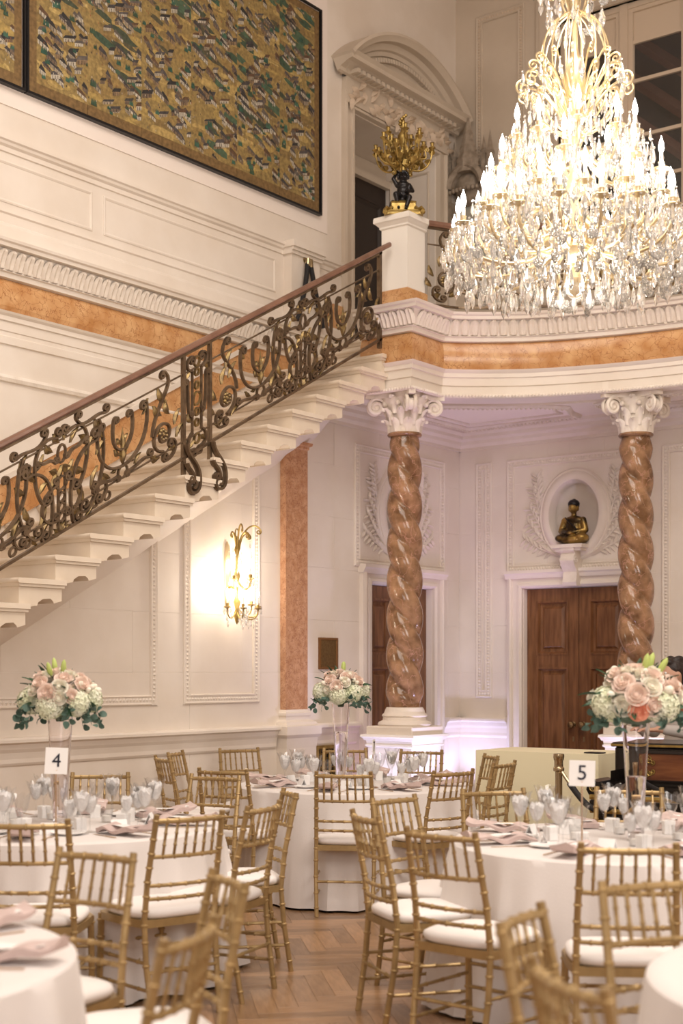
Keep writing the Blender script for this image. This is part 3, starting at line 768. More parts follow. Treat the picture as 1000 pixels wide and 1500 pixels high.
# dado of the upper wall
trim('trim_15', WU, [(0, 5.50), (.012, 5.505), (.012, 5.54), (.03, 5.555), (.035, 5.575), (.05, 5.585), (.05, 5.61), (0, 5.615)], [(3.5, 10.40), (10.87, 11.38)])
trim('trim_16', WU, [(0, 4.80), (.035, 4.80), (.035, 4.93), (.028, 4.95), (.012, 4.965), (.012, 5.03), (.025, 5.04), (.02, 5.06), (0, 5.065)], [(3.5, 10.40), (10.87, 11.38)])
DP = [(0, 0), (0, .006), (.012, .010), (.024, .004), (.028, 0)]
for k, (a, b) in enumerate(((4.0, 6.0), (6.12, 7.98), (8.10, 10.3))):
    struct('trim_%d' % (17+k), MB().add(frame_rect(DP, a, b, 5.12, 5.44), WU), STONE)
dp = MB().add(box(-8.54, -8.44, 10.42, 10.85, 4.80, 5.50)).add(box(-8.54, -8.42, 10.40, 10.87, 5.50, 5.53)).add(box(-8.54, -8.38, 10.385, 10.885, 5.56, 5.62)).add(box(-8.54, -8.40, 10.40, 10.87, 5.53, 5.56)).add(box(-8.54, -8.42, 10.39, 10.88, 4.72, 4.95))
struct('trim_20', dp, STONE)
# cream field around the painted screens
struct('trim_21', MB().add(box(-8.54, -8.532, 2.0, 11.09, 5.86, 9.5)), PLASTER)
# ------------------------------------------------------------------ upper door with segmental pediment
def upper_door():
    y0, y1, zt = 11.50, 13.05, 7.20
    d = struct('door_3', MB().add(box(-9.25, -8.55, y0-.02, y0+.006, GZ, zt)).add(box(-9.25, -8.55, y1-.006, y1+.02, GZ, zt)).add(box(-9.25, -8.55, y0, y1, zt-.006, zt+.02)).add(box(-9.25, -8.55, y0, y1, GZ-.02, GZ+.004)), STONE)
    ob('jamb_panel', MB().add(frame_rect([(0, 0), (.02, .012), (.03, .0)], -.62, -.08, GZ+.25, zt-.15), lambda p: (-8.54+p[0], y1-.007-p[1], p[2])), STONE_D, d, smooth=0)
    ob('door_leaf', MB().add(box(-9.26, -9.2, y0+.01, y1-.02, GZ+.01, zt-.25)), DARKROOM, d, smooth=0)
    ob('transom', MB().add(box(-9.24, -9.14, y0+.01, y1-.01, zt-.25, zt-.17)).add(box(-9.24, -9.2, y0+.01, y1-.01, zt-.17, zt-.01)), STONE_D, d, smooth=0)
    for a, b in ((y0+.1, y0+.68), (y0+.80, y1-.12)):
        ob('door_panel', MB().add(frame_rect([(0, 0), (.03, .025), (.06, .0)], a, b, GZ+.3, zt-.45), lambda p: (-9.199+p[1], p[0], p[2])), DARKROOM, d, smooth=0)
    # architrave
    cp = [(0, 0), (0, .05), (.03, .06), (.045, .045), (.05, .03), (.13, .03), (.135, .05), (.16, .05), (.17, .0)]
    m = len(cp); v = []; o = .17
    for (cs, cz, is_, iz) in ((y0-o, GZ, 1, 0), (y0-o, zt+o, 1, -1), (y1+o, zt+o, -1, -1), (y1+o, GZ, -1, 0)):
        for a, dd in cp: v.append((cs+is_*a, dd, cz+iz*a))
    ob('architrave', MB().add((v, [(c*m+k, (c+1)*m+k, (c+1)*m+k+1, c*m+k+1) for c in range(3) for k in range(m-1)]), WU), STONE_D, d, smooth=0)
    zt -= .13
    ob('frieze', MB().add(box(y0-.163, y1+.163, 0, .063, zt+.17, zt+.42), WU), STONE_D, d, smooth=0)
    rnd = random.Random(5)
    for k in range(17):
        s_ = y0-.10+k*(y1-y0+.2)/16
        for q in range(3):
            ob('carved_leaf', MB().add(wleaf((s_+rnd.uniform(-.04, .04), zt+.22+.06*q), rnd.uniform(0, 6.28), .12, .03, .06), lambda p: WU((p[0], p[1]+.06, p[2]))), CARVE_D, d)
    cor = [(.06, zt+.42), (.09, zt+.43), (.10, zt+.46), (.12, zt+.47), (.17, zt+.49), (.19, zt+.50), (.25, zt+.51), (.25, zt+.55), (.28, zt+.58), (0, zt+.59)]
    ob('pediment_cornice', MB().add(run(cor, y0-.32, y1+.32), WU), STONE_D, d, smooth=0)
    for k in range(22): ob('dentil', MB().add(box(y0-.15+k*.084, y0-.10+k*.084, .08, .19, zt+.435, zt+.475), WU), STONE_D, d, smooth=0)
    # arc
    sA, sB, zb = y0-.34, y1+.34, zt+.57
    half = (sB-sA)/2; mid = (sA+sB)/2; rise = .47; R = (half*half+rise*rise)/(2*rise); cz = zb+rise-R; th = math.asin(half/R)
    prof = [(0, 0), (0, .27), (.03, .28), (.06, .25), (.08, .24), (.085, .17), (.14, .15), (.15, .12), (.19, .11), (.20, 0)]
    m = len(prof); v, f = [], []; n = 36
    for i in range(n+1):
        a = -th+2*th*i/n
        for o, dd in prof: v.append((mid+(R-o)*sin(a), dd, cz+(R-o)*cos(a)))
    for i in range(n):
        for k in range(m-1): f.append((i*m+k, (i+1)*m+k, (i+1)*m+k+1, i*m+k+1))
    f += [tuple(range(m)), tuple(range(n*m, n*m+m))]
    ob('pediment_arch', MB().add((v, f), WU), STONE_D, d, smooth=30)
    tp = [(mid+(R-.1)*sin(-th+2*th*i/n), max(zb-.02, cz+(R-.1)*cos(-th+2*th*i/n))) for i in range(n+1)]
    ob('tympanum', MB().add(prism(tp, -8.54, -8.46, 'x')), STONE_D, d, smooth=0)
    for i in range(2, 44):
        a = -th+2*th*i/45; s_, z_ = mid+(R-.235)*sin(a), cz+(R-.235)*cos(a)
        if z_ > zb+.05: ob('dentil', MB().add(box(-.018, .018, .06, .13, -.022, .022), lambda p, s_=s_, z_=z_, a=a: WU((s_+p[0]*cos(a)+p[2]*sin(a), p[1], z_-p[0]*sin(a)+p[2]*cos(a)))), STONE_D, d, smooth=0)
    struct('wall_closet', MB().add(box(-9.9, -9.7, 11.0, 13.6, GZ-.1, 7.6)), DARKROOM)
upper_door()
# ------------------------------------------------------------------ gallery back wall: panel, window, pilaster strips
panel('trim_22', WT, -8.27, -7.66, 5.6, 8.78, STONE_D, CARVE_D)
def strip(name, a, b, d0): struct(name, MB().add(box(a, b, 0, d0, GZ, HC), WT).add(box(a+.05, b-.05, 0, d0+.02, GZ, HC), WT), STONE_D)
strip('trim_23', -7.50, -7.28, .04); strip('trim_24', -5.78, -5.45, .06); strip('trim_25', -4.6, -4.2, .06)
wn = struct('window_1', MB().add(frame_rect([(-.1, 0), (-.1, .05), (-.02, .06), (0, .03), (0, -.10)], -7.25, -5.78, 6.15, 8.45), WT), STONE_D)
FR = mat('painted_window_frame', (.62, .50, .38), .5)
fm = MB().add(frame_rect([(0, -.10), (0, -.04), (.06, -.04), (.065, -.10)], -7.25, -5.78, 6.15, 8.45), WT).add(box(-6.56, -6.47, -.10, -.03, 6.15, 8.45), WT)
ob('window_frame', fm, FR, wn, smooth=0)
for a, b in ((-7.19, -6.56), (-6.47, -5.84)):
    ob('sash', MB().add(frame_rect([(0, -.09), (0, -.05), (.05, -.05), (.055, -.09)], a, b, 6.2, 8.40), WT), FR, wn, smooth=0)
    ob('blind_panel', MB().add(box(a+.05, b-.05, -.085, -.075, 8.05, 8.36), WT), FR, wn, smooth=0)
    for z in (8.02, 7.62, 7.05, 6.6): ob('glazing_bar', MB().add(box(a+.05, b-.05, -.09, -.055, z, z+.035), WT), FR, wn, smooth=0)
    for z0, z1 in ((7.655, 8.02), (7.085, 7.62), (6.635, 7.05), (6.25, 6.6)): ob('pane', MB().add(box(a+.05, b-.05, -.08, -.076, z0, z1), WT), TGLASS, wn, smooth=0)
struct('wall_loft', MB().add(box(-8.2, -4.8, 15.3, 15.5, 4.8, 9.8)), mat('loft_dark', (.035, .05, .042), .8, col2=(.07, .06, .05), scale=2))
for k in range(4):
    z = 7.0+k*.45
    tag(ob('roof_beam', MB().add(tube([(-7.6, 14.4, z+1.25), (-5.4, 14.6, z-.6)], .07, 4)), mat('beam', (.20, .10, .07), .7), smooth=0), ['lowest', 'second lowest', 'second highest', 'highest'][k]+' slanting brown beam behind the upper window', 'beam', 'beams behind the upper window')
# ------------------------------------------------------------------ carved gothic canopy on the corner
t = thing('carved_canopy', 'weathered stone gothic canopy with a pointed spire beside the pediment door', 'carving', (-8.28, 13.43, 0))
CAN = mat('weathered_stone', (.24, .19, .14), .75, col2=(.38, .31, .24), scale=14, bump=.5, bscale=35)
def shaft(x, z0, z1, r, tip): return MB().add(lathe([(r, z0), (r, z1), (r*1.3, z1+.02), (r*.9, z1+.05), (0, z1+tip)], 6), lambda p: (p[0]+x, p[1]-.12, p[2]))
ob('spire', MB().add(lathe([(.15, 7.02), (.13, 7.12), (.14, 7.16), (.10, 7.24), (.105, 7.28), (.06, 7.40), (.065, 7.44), (.0, 7.66)], 8), lambda p: (p[0], p[1]*.8-.14, p[2])), CAN, t, smooth=0)
v, f = [], []
for i in range(17):
    a = pi*i/16
    for r, dd, zz in ((.25, .0, 0), (.25, .22, 0), (.21, .25, 0), (.17, .22, 0), (.17, 0, 0)): v.append((r*cos(a), -dd, 6.86+r*1.05*sin(a)))
for i in range(16):
    for k in range(4): f.append((i*5+k, i*5+5+k, i*5+6+k, i*5+1+k))
ob('arch_hood', MB().add((v, f)), CAN, t)
ob('hood_vault', MB().add(ball((0, -.03, 6.90), 1, 16, 8, (.22, .16, .20))), CAN, t)
for k in range(9): ob('scallop', MB().add(ball((-.20+k*.05, -.22+abs(k-4)*.008, 6.84), .026, 8, 5)), CAN, t)
for x in (-.27, .27): ob('pinnacle', shaft(x, 6.72, 7.18, .045, .28), CAN, t, smooth=0)
for x in (-.19, .19): ob('pinnacle', shaft(x, 6.9, 7.22, .03, .2), CAN, t, smooth=0)
ob('side_block', bx3(-.31, -.22, -.18, 0, 6.35, 6.75), CAN, t, smooth=0); ob('side_block', bx3(.22, .31, -.18, 0, 6.55, 6.75), CAN, t, smooth=0)
t = thing('arched_painting', 'faded blue green picture below the gothic canopy, behind the chandelier candles', 'painting', (-8.2, 13.45, 0))
ob('canvas', bx3(-.22, .24, -.03, 0, 5.9, 6.72), mat('faded_picture', (.30, .36, .34), .6, col2=(.50, .45, .36), scale=6), t, smooth=0)
ob('frame', MB().add(frame_rect([(0, .02), (0, .05), (.03, .05), (.035, .03)], -.24, .26, 5.88, 6.74), lambda p: (p[0], -p[1], p[2])), CAN, t, smooth=0)
# ------------------------------------------------------------------ twisted columns
def column(x, y, rz, lab, th0=0):
    t = thing('twisted_column', lab, 'column', (x, y, 0), rz, 'twisted marble columns under the gallery')
    H0, H1 = 1.235, 3.68; n = 56; m = 190; v, f = [], []
    for k in range(m+1):
        q = k/m; z = H0+(H1-H0)*q; tap = 1-.10*q
        e = min(1, min(q, 1-q)*m/9.)
        for i in range(n):
            a = 2*pi*i/n; s_ = abs(sin(a+9.5*z+th0))
            r = (.112+.060*s_**.62)*tap
            r = r*e+.135*tap*(1-e)
            v.append((r*cos(a), r*sin(a), z))
    for k in range(m):
        for i in range(n): j = (i+1) % n; f.append((k*n+i, k*n+j, (k+1)*n+j, (k+1)*n+i))
    ob('shaft', MB().add((v, f)), TWIST, t, smooth=50)
    ob('base', MB().add(lathe([(.235, 1.07), (.245, 1.085), (.235, 1.105), (.20, 1.12), (.195, 1.15), (.205, 1.16), (.20, 1.175), (.185, 1.185), (.178, 1.21), (.165, 1.235), (.1, 1.24)], 40)), STONE, t, smooth=50)
    a = .25
    ob('plinth', MB().add(cbox(-a-.0, a, -a, a, 1.0, 1.07, .008)), STONE, t, smooth=0)
    def sq(sec):
        v, f = [], []; m = len(sec)
        for h, z in sec: v += [(-h, -h, z), (h, -h, z), (h, h, z), (-h, h, z)]
        for k in range(m-1):
            for q in range(4): f.append((k*4+q, k*4+(q+1) % 4, k*4+4+(q+1) % 4, k*4+4+q))
        return v, f
    ob('pedestal', MB().add(sq([(.24, 1.0), (.285, .995), (.29, .975), (.275, .965), (.265, .945), (.25, .94), (.245, .91), (.255, .905), (.255, .89), (.235, .88), (.235, .22), (.25, .21), (.26, .17), (.275, .16), (.28, 0)])), PAINTW, t, smooth=0)
    ob('necking', MB().add(lathe([(.13, 3.665), (.15, 3.672), (.158, 3.685), (.15, 3.70), (.13, 3.705)], 32)), TWIST, t)
    cap = thing('capital', None, None); cap.parent = t
    ob('bell', MB().add(lathe([(.135, 3.69), (.145, 3.70), (.15, 3.76), (.15, 3.84), (.17, 3.92), (.21, 3.98), (.21, 4.0)], 32)), CARVE, cap)
    # abacus with hollow sides
    pts = []
    for q in range(4):
        a0 = pi/4+q*pi/2
        c0 = Vector((cos(a0), sin(a0)))*.36; a1 = a0+pi/2; c1 = Vector((cos(a1), sin(a1)))*.36
        tn = Vector((-sin(a0), cos(a0)))*.03
        pts.append(tuple(c0-tn)); pts.append(tuple(c0+tn))
        for s_ in range(1, 8):
            u = s_/8; p = c0.lerp(c1, u); p *= 1-.26*sin(pi*u); pts.append(tuple(p))
    ob('abacus', MB().add(prism(pts, 4.0, 4.048, 'z')), CARVE, cap, smooth=0)
    lf = []
    def caul(rad, z, hgt, wd, out, ang, nm='acanthus_leaf'):
        v, f = [], []
        for r, (tt, w_, d) in enumerate(((0, .6, 0), (.3, .9, .05), (.6, 1, .16), (.85, .8, .5), (1, .45, .95), (.93, .15, 1.1), (.80, .05, 1.0))):
            for k, q in ((-1, -.15), (-.45, .05), (0, .12), (.45, .05), (1, -.15)):
                v.append((rad+out*d+q*.1, k*w_*wd, z+hgt*tt))
        for r in range(6):
            for k in range(4): f.append((r*5+k, r*5+k+1, r*5+6+k, r*5+5+k))
        ca, sa = cos(ang), sin(ang)
        ob(nm, MB().add((v, f), lambda p: (p[0]*ca-p[1]*sa, p[0]*sa+p[1]*ca, p[2])), CARVE, cap)
    for k in range(8): caul(.145, 3.70, .12, .052, .055, k*pi/4)
    for k in range(8): caul(.15, 3.76, .15, .045, .075, k*pi/4+pi/8)
    for k in range(4): caul(.17, 3.86, .16, .05, .06, k*pi/2, 'fleuron')
    for k in range(4):
        a0 = pi/4+k*pi/2; ca, sa = cos(a0), sin(a0)
        for sd in (-1, 1):
            sp = spiral(.265, 3.925, .082, .012, pi*.72, -1.9, 34)
            sp = [(.15, 3.85), (.165, 3.93)]+sp
            w_ = sd*.028
            ob('volute', MB().add(tube([(r*ca-w_*sa*1.3, r*sa+w_*ca*1.3, z) for r, z in sp], [.017]*(len(sp)-8)+[.013]*8, 6)), CARVE, cap)
        ob('volute_core', MB().add(lathe([(0, -.04), (.055, -.036), (.055, .036), (0, .04)], 16), lambda p: ((.265+p[0])*ca-p[2]*sa, (.265+p[0])*sa+p[2]*ca, 3.925+p[1])), CARVE, cap)
    for k in range(8):
        a0 = k*pi/4+.3; ob('bud', MB().add(ball((.20*cos(a0), .20*sin(a0), 3.95), .026, 8, 6)), CARVE, cap)
    return t
column(-7.26, 10.58, 0, 'twisted brown marble column at the foot of the gallery pier, in front of the half hidden niche', .4)
column(-5.60, 11.84, .28, 'twisted brown marble column right of the double door, behind the tallest bouquet', 1.6)
ob('capital_block', MB().add(box(-.25, .25, -.27, .16, 4.055, 4.285)), STONE, gal, loc=(-5.60, 11.84, 0), rot=(0, 0, .27), smooth=0)
# ------------------------------------------------------------------ pier with candelabrum
t = thing('stone_pier', 'white square pier with orange marble foot at the head of the stair', 'pier', (-7.29, 10.60, 0))
def sq2(sec):
    v, f = [], []; m = len(sec)
    for h, z in sec: v += [(-h, -h, z), (h, -h, z), (h, h, z), (-h, h, z)]
    for k in range(m-1):
        for q in range(4): f.append((k*4+q, k*4+(q+1) % 4, k*4+4+(q+1) % 4, k*4+4+q))
    f += [(0, 1, 2, 3), tuple(range(m*4-4, m*4))]; return v, f
ob('marble_foot', MB().add(sq2([(.158, 4.77), (.158, 4.97), (.148, 4.98)])), ORANGE, t, smooth=0)
ob('shaft', MB().add(sq2([(.14, 4.975), (.14, 5.54)])), PAINTW, t, smooth=0)
ob('cap', MB().add(sq2([(.14, 5.53), (.155, 5.54), (.155, 5.555), (.18, 5.58), (.195, 5.59), (.195, 5.62), (.19, 5.64)])), PAINTW, t, smooth=0)
t = thing('candelabrum', 'gilt branched candelabrum with a dark bronze cherub on the white pier', 'candelabrum', (-7.29, 10.60, 5.64), radians(37))
bs = MB().add(sq2([(.17, 0), (.175, .02), (.15, .035), (.145, .05), (.11, .06), (.105, .12), (.115, .13), (.08, .15)]))
for a in range(4):
    c_, s_ = cos(a*pi/2+pi/4), sin(a*pi/2+pi/4)
    bs.add(tube([(c_*r, s_*r, z) for r, z in ((.22, .02), (.24, .04), (.22, .06), (.18, .05), (.15, .08))], .018, 6)).add(ball((c_*.235, s_*.235, .02), .025, 8, 6))
ob('base', bs, ORMOLU, t, smooth=30)
cher = blob('cherub', [('e', (0, 0, .25), (.06, .05, .075)), ('e', (0, 0, .31), (.062, .045, .04)), ('e', (0, -.005, .385), (.045, .046, .05)), ('l', (0, 0, .33), (0, 0, .36), .02, .02),
    ('l', (-.03, -.02, .19), (-.07, -.09, .20), .035, .028), ('l', (-.07, -.09, .20), (-.045, -.08, .09), .026, .018), ('l', (-.045, -.08, .09), (-.045, -.12, .075), .018, .014),
    ('l', (.03, -.02, .19), (.05, -.10, .17), .035, .028), ('l', (.05, -.10, .17), (.02, -.11, .07), .026, .018), ('l', (.02, -.11, .07), (.02, -.15, .06), .018, .014),
    ('l', (.055, 0, .31), (.085, -.03, .25), .022, .018), ('l', (.085, -.03, .25), (.02, -.08, .235), .017, .013), ('l', (-.055, 0, .31), (-.09, .0, .37), .022, .018), ('l', (-.09, 0, .37), (-.05, .02, .44), .017, .013),
    ('e', (-.018, -.04, .375), (.014, .012, .012)), ('e', (.018, -.04, .375), (.014, .012, .012)), ('e', (0, -.05, .38), (.007, .009, .009)), ('e', (0, .01, .17), (.08, .07, .04)), ('e', (-.09, .03, .12), (.04, .05, .07))], .007, PATINA, 2)
ob('cherub', cher, parent=t)
cu = MB()
for k in range(46):
    z = 1-1.3*(k+.5)/46; r = sqrt(max(0, 1-z*z)); a = k*2.4
    if r*sin(a) < -.5 and z < .45: continue
    cu.add(ball((.047*r*cos(a), .048*r*sin(a), .39+.05*z), .012, 6, 4))
tag(ob('cherub_curls', cu, PATINA, t), kind='stuff')
ob('stem', MB().add(lathe([(.02, .40), (.03, .44), (.018, .47), (.03, .53), (.045, .56), (.02, .60), (.03, .66), (.05, .70), (.05, .74), (.025, .78), (.015, .83), (.02, .86), (.008, .90)], 12), lambda p: (p[0]-.0, p[1], p[2]+.02)), ORMOLU, t)
rnd = random.Random(11)
for k in range(15):
    a = k*2*pi/15+.2; lv = k % 3; R = (.27, .22, .15)[lv]; zt = (.66, .60, .76)[lv]
    c_, s_ = cos(a), sin(a)
    pts = bez((.02, .50+.05*lv), (.10, .40+.06*lv), (R, .44+.08*lv), (R, zt), 10)
    arm = ob('branch', MB().add(tube([(r*c_, r*s_, z) for r, z in pts], [.011-.0004*i for i in range(11)], 6)), ORMOLU, t)
    ob('candle_cup', MB().add(lathe([(.006, -.02), (.022, .0), (.034, .008), (.03, .014), (.014, .012), (.016, .05), (.022, .055), (0, .056)], 10), lambda p: (p[0]+R*c_, p[1]+R*s_, p[2]+zt)), ORMOLU, arm)
    sw = cs((R*.3, zt-.16), (R*.6, zt-.04), (R*.9, zt-.16), (R*.75, zt-.02), .022, .02, 1, -1)
    ob('scroll', MB().add(tube([(r*c_, r*s_, z) for r, z in sw], .007, 5)), ORMOLU, arm)
    for q in range(5):
        r, z = pts[1+q*2]; an = rnd.uniform(0, 6.28)
        lf = [(0, 0, -.01), (.034, .018, .024), (.022, -.02, .062), (-.022, 0, .055), (-.030, .016, .018)]
        ob('candelabrum_leaf', MB().add(([(x*cos(an)-y*sin(an)+r*c_, x*sin(an)+y*cos(an)+r*s_, z+zz) for x, y, zz in lf]+[(r*c_+.006, r*s_+.006, z+.02)], [(0, 1, 5), (1, 2, 5), (2, 3, 5), (3, 4, 5), (4, 0, 5)])), ORMOLU, arm, smooth=0)
top = MB()
for q in range(9):
    a = q*.7; top.add(ball((.03*cos(a), .03*sin(a), .80+.017*q), .016, 6, 5))
ob('finial', top, ORMOLU, t)
# ------------------------------------------------------------------ ironwork
def bar(pts, map3, r=.0105, flat=1.5): return tube([map3(a, b) for a, b in pts], r, 5, up=map3(0, 0, 1), flat=flat)
def leaf2(a, b, wd, map3, up=.012):
    v = []; A, Bv = Vector(a), Vector(b); d = Bv-A; N = Vector((-d.y, d.x)).normalized()
    for t_, w_ in ((0, .15), (.25, .75), (.5, 1), (.75, .7), (1, .05)):
        p = A+d*t_+N*wd*.5*sin(pi*t_)
        for k in (-1, 0, 1): q = p+N*k*w_*wd; v.append(map3(q.x, q.y, None, up if k == 0 else 0))
    f = [(r*3+k, r*3+k+1, r*3+4+k, r*3+3+k) for r in range(4) for k in (0, 1)]
    f += [tuple(reversed(q)) for q in f][:0]
    return v, f
def mirror(pts): return [(-a, b) for a, b in pts]
def motif_lyre():
    L = []
    S1 = cs((-.30, .60), (-.20, .62), (-.02, .50), (-.10, .14), .05, .045, -1, -1)
    S2 = cs((-.34, .74), (-.44, .50), (-.36, .24), (-.24, .16), 0, .05, 1, 1)
    S3 = cs((-.04, .76), (-.30, .86), (-.26, .48), (-.16, .36), .035, .04, 1, 1)
    S4 = cs((-.05, .44), (-.20, .42), (-.22, .22), (-.06, .20), .03, .03, 1, 1)
    for c in (S1, S2, S3, S4): L += [('scroll', c, 0), ('scroll', mirror(c), 0)]
    for cy, rx, ry in ((.64, .035, .06), (.44, .045, .045), (.345, .03, .03), (.275, .028, .028), (.21, .028, .028)):
        L.append(('ring', [(rx*cos(2*pi*i/14), cy+ry*sin(2*pi*i/14)) for i in range(15)], 0))
    L += [('stem', [(-.03, .12), (-.03, .50)], 0), ('stem', [(.03, .12), (.03, .50)], 0)]
    S5 = cs((-.30, .28), (-.40, .34), (-.46, .22), (-.36, .16), .03, .035, -1, 1)
    S6 = cs((-.13, .82), (-.20, .70), (-.30, .80), (-.40, .76), .03, .03, 1, -1)
    S7 = cs((-.20, .66), (-.14, .60), (-.10, .66), (-.06, .60), .025, .02, 1, 1)
    for c in (S5, S6, S7): L += [('scroll', c, 0), ('scroll', mirror(c), 0)]
    for s_ in (-1, 1):
        for a_ in (.30, .42): L.append(('ring', [(s_*a_+.028*cos(2*pi*i/12), .17+.028*sin(2*pi*i/12)) for i in range(13)], 0))
        for a, b in (((.32, .50), (.40, .58)), ((.20, .44), (.12, .50)), ((.36, .66), (.30, .76)), ((.08, .68), (.15, .76)), ((.18, .16), (.10, .24)), ((.42, .26), (.36, .36)), ((.0, .56), (.05, .48)), ((.02, .72), (.07, .80))):
            L.append(('leaf', ((s_*a[0], a[1]), (s_*b[0], b[1]), .026), 1))
    for k in range(7): L.append(('leaf', ((0, .10), (.085*sin((k-3)*.42), .10+.085*cos((k-3)*.42)), .016), 1))
    for s_ in (-1, 1):
        for a, b in (((.22, .54), (.30, .66)), ((.14, .34), (.20, .22)), ((.10, .56), (.04, .50)), ((.27, .30), (.33, .42)), ((.16, .70), (.24, .60)), ((.05, .54), (.10, .44)), ((.30, .20), (.22, .12))):
            L.append(('leaf', ((s_*a[0], a[1]), (s_*b[0], b[1]), .024), 1))
    return L
def motif_u():
    L = []
    U = bez((-.24, .66), (-.30, .20), (.30, .20), (.24, .66), 20)
    a = curl(U[0], (-.1, 1), -1, .035)[::-1]+U+curl(U[-1], (.1, 1), 1, .035)
    I = bez((-.09, .66), (-.15, .36), (.15, .36), (.09, .66), 14)
    b = curl(I[0], (.2, 1), 1, .028)[::-1]+I if False else curl(I[0], (0, 1), -1, .026)[::-1]+I+curl(I[-1], (0, 1), 1, .026)
    L += [('scroll', a, 0), ('scroll', b, 0)]
    L.append(('finial', [(0, .34), (0, .58)], 1))
    L.append(('ring', [(.045*cos(2*pi*i/14), .275+.045*sin(2*pi*i/14)) for i in range(15)], 0))
    for s_ in (-1, 1):
        L.append(('scroll', [(s_*x, y) for x, y in cs((.05, .26), (.12, .24), (.2, .30), (.26, .27), .02, .03, 1, 1)], 0))
        for p, q in (((.03, .40), (.075, .46)), ((.02, .48), (.05, .53)), ((.12, .28), (.18, .34)), ((.25, .70), (.20, .60)), ((.05, .33), (.11, .31))):
            L.append(('leaf', ((s_*p[0], p[1]), (s_*q[0], q[1]), .018), 1))
    return L
def motif_v(d=1):
    L = []
    V = [(x, y) for x, y in spiral(.0, .37, .12, .03, -pi*.5, 1.4, 34)]
    T = bez((-.02, .82), (-.14, .70), (.10, .62), (.115, .40), 10)
    L.append(('scroll', [(d*x, y) for x, y in curl((-.02, .82), (.5, 1), -1, .03)[::-1]+T], 0))
    L.append(('scroll', [(d*x, y) for x, y in V], 0))
    L.append(('rosette', [(0, .37)], 1))
    L.append(('scroll', [(d*x, y) for x, y in cs((-.10, .30), (-.16, .26), (-.12, .16), (-.02, .17), .03, .03, -1, 1)], 0))
    for p, q in (((-.02, .60), (.06, .74)), ((.02, .52), (.10, .62)), ((-.06, .50), (-.02, .62)), ((-.12, .40), (-.17, .50)), ((-.14, .30), (-.20, .38)), ((-.05, .24), (-.14, .22)), ((.04, .22), (.13, .26))):
        L.append(('leaf', ((d*p[0], p[1]), (d*q[0], q[1]), .028), 1))
    return L
def motif_p():
    L = []
    for s_ in (-1, 1):
        L.append(('post', [(s_*.145, -.02), (s_*.145, .90)], 0))
        L.append(('stem', [(s_*.05, .26), (s_*.05, .72)], 0))
        L.append(('scroll', [(s_*x, y) for x, y in cs((.05, .72), (.12, .74), (.13, .82), (.06, .83), 0, .03, 1, 1)], 0))
        L.append(('scroll', [(s_*x, y) for x, y in cs((.10, .66), (.10, .56), (.10, .48), (.08, .40), .022, .022, -1, -1)], 0))
        L.append(('scroll', [(s_*x, y) for x, y in cs((.05, .26), (.12, .22), (.12, .12), (.03, .13), 0, .03, 1, 1)], 0))
        L.append(('foot_scroll', cs((s_*.145, .16), (s_*.145+.01, .04), (s_*.145+.17, .02), (s_*.145+.135, -.16), 0, .065, 1, -1), 0))
        L.append(('foot_scroll', cs((s_*.145, .02), (s_*.145+.01, -.03), (s_*.145+.07, -.04), (s_*.145+.075, -.10), 0, .03, 1, -1), 0))
        for p, q in (((.06, .34), (.10, .42)), ((.08, .74), (.12, .68)), ((.03, .20), (.09, .16))): L.append(('leaf', ((s_*p[0], p[1]), (s_*q[0], q[1]), .02), 1))
    for cy, r in ((.78, .03), (.70, .022), (.60, .022), (.50, .04), (.40, .022), (.32, .022), (.20, .03)): L.append(('ring', [(r*cos(2*pi*i/12), cy+r*1.2*sin(2*pi*i/12)) for i in range(13)], 1))
    return L
def motif_meshes(L, shear):
    out = []
    def mp(a, b, mode=None, dd=0):
        if mode == 1: return (1, 0, 0)
        return (dd, a, b+shear*a)
    for kind, pts, gm_ in L:
        mb = MB()
        if kind == 'leaf': mb.add(leaf2(pts[0], pts[1], pts[2], mp)).add(leaf2(pts[0], pts[1], pts[2], lambda a, b, m=None, dd=0: (-dd-.004, a, b+shear*a)))
        elif kind == 'finial': mb.add(lathe([(0, .32), (.012, .34), (.03, .40), (.012, .44), (.025, .48), (.010, .53), (0, .60)], 8))
        elif kind == 'rosette':
            for k in range(8): mb.add(ball((0, .035*cos(k*pi/4), .37+.035*sin(k*pi/4)), .018, 6, 5))
            mb.add(ball((0, 0, .37), .024, 8, 6))
        elif kind == 'post': mb.add(box(-.014, .014, pts[0][0]-.014, pts[0][0]+.014, pts[0][1]+shear*pts[0][0], pts[1][1]+shear*pts[0][0]))
        elif kind == 'foot_scroll': mb.add(tube([(.03, a, b+.2*a) for a, b in pts], .018, 6, up=(1, 0, 0), flat=1.5))
        else: mb.add(bar(pts, mp, .0125 if kind == 'scroll' else .0095))
        out.append((kind, make_mesh(kind, mb, IRONG if gm_ else IRON, 40)))
    return out
rl = thing('stair_railing', 'dark bronze scrollwork railing with brown handrail climbing the staircase', 'railing', (-7.31, 0, 0))
MS = {'L': motif_meshes(motif_lyre(), .5365), 'U': motif_meshes(motif_u(), .5365), 'V': motif_meshes(motif_v(1), .5365), 'W': motif_meshes(motif_v(-1), .5365), 'P': motif_meshes(motif_p(), .5365)}
seq = [('L', 9.17), ('U', 9.72), ('W', 10.08), ('U', 8.63), ('V', 8.23), ('P', 7.89), ('W', 7.53), ('U', 7.12), ('L', 6.55), ('U', 6.0), ('V', 5.58), ('P', 5.22), ('W', 4.87), ('U', 4.46), ('L', 3.9), ('U', 3.35)]
for kd, y in seq:
    for nm, me in MS[kd]: ob(nm, me, parent=rl, loc=(0, y, nl(y)+.0))
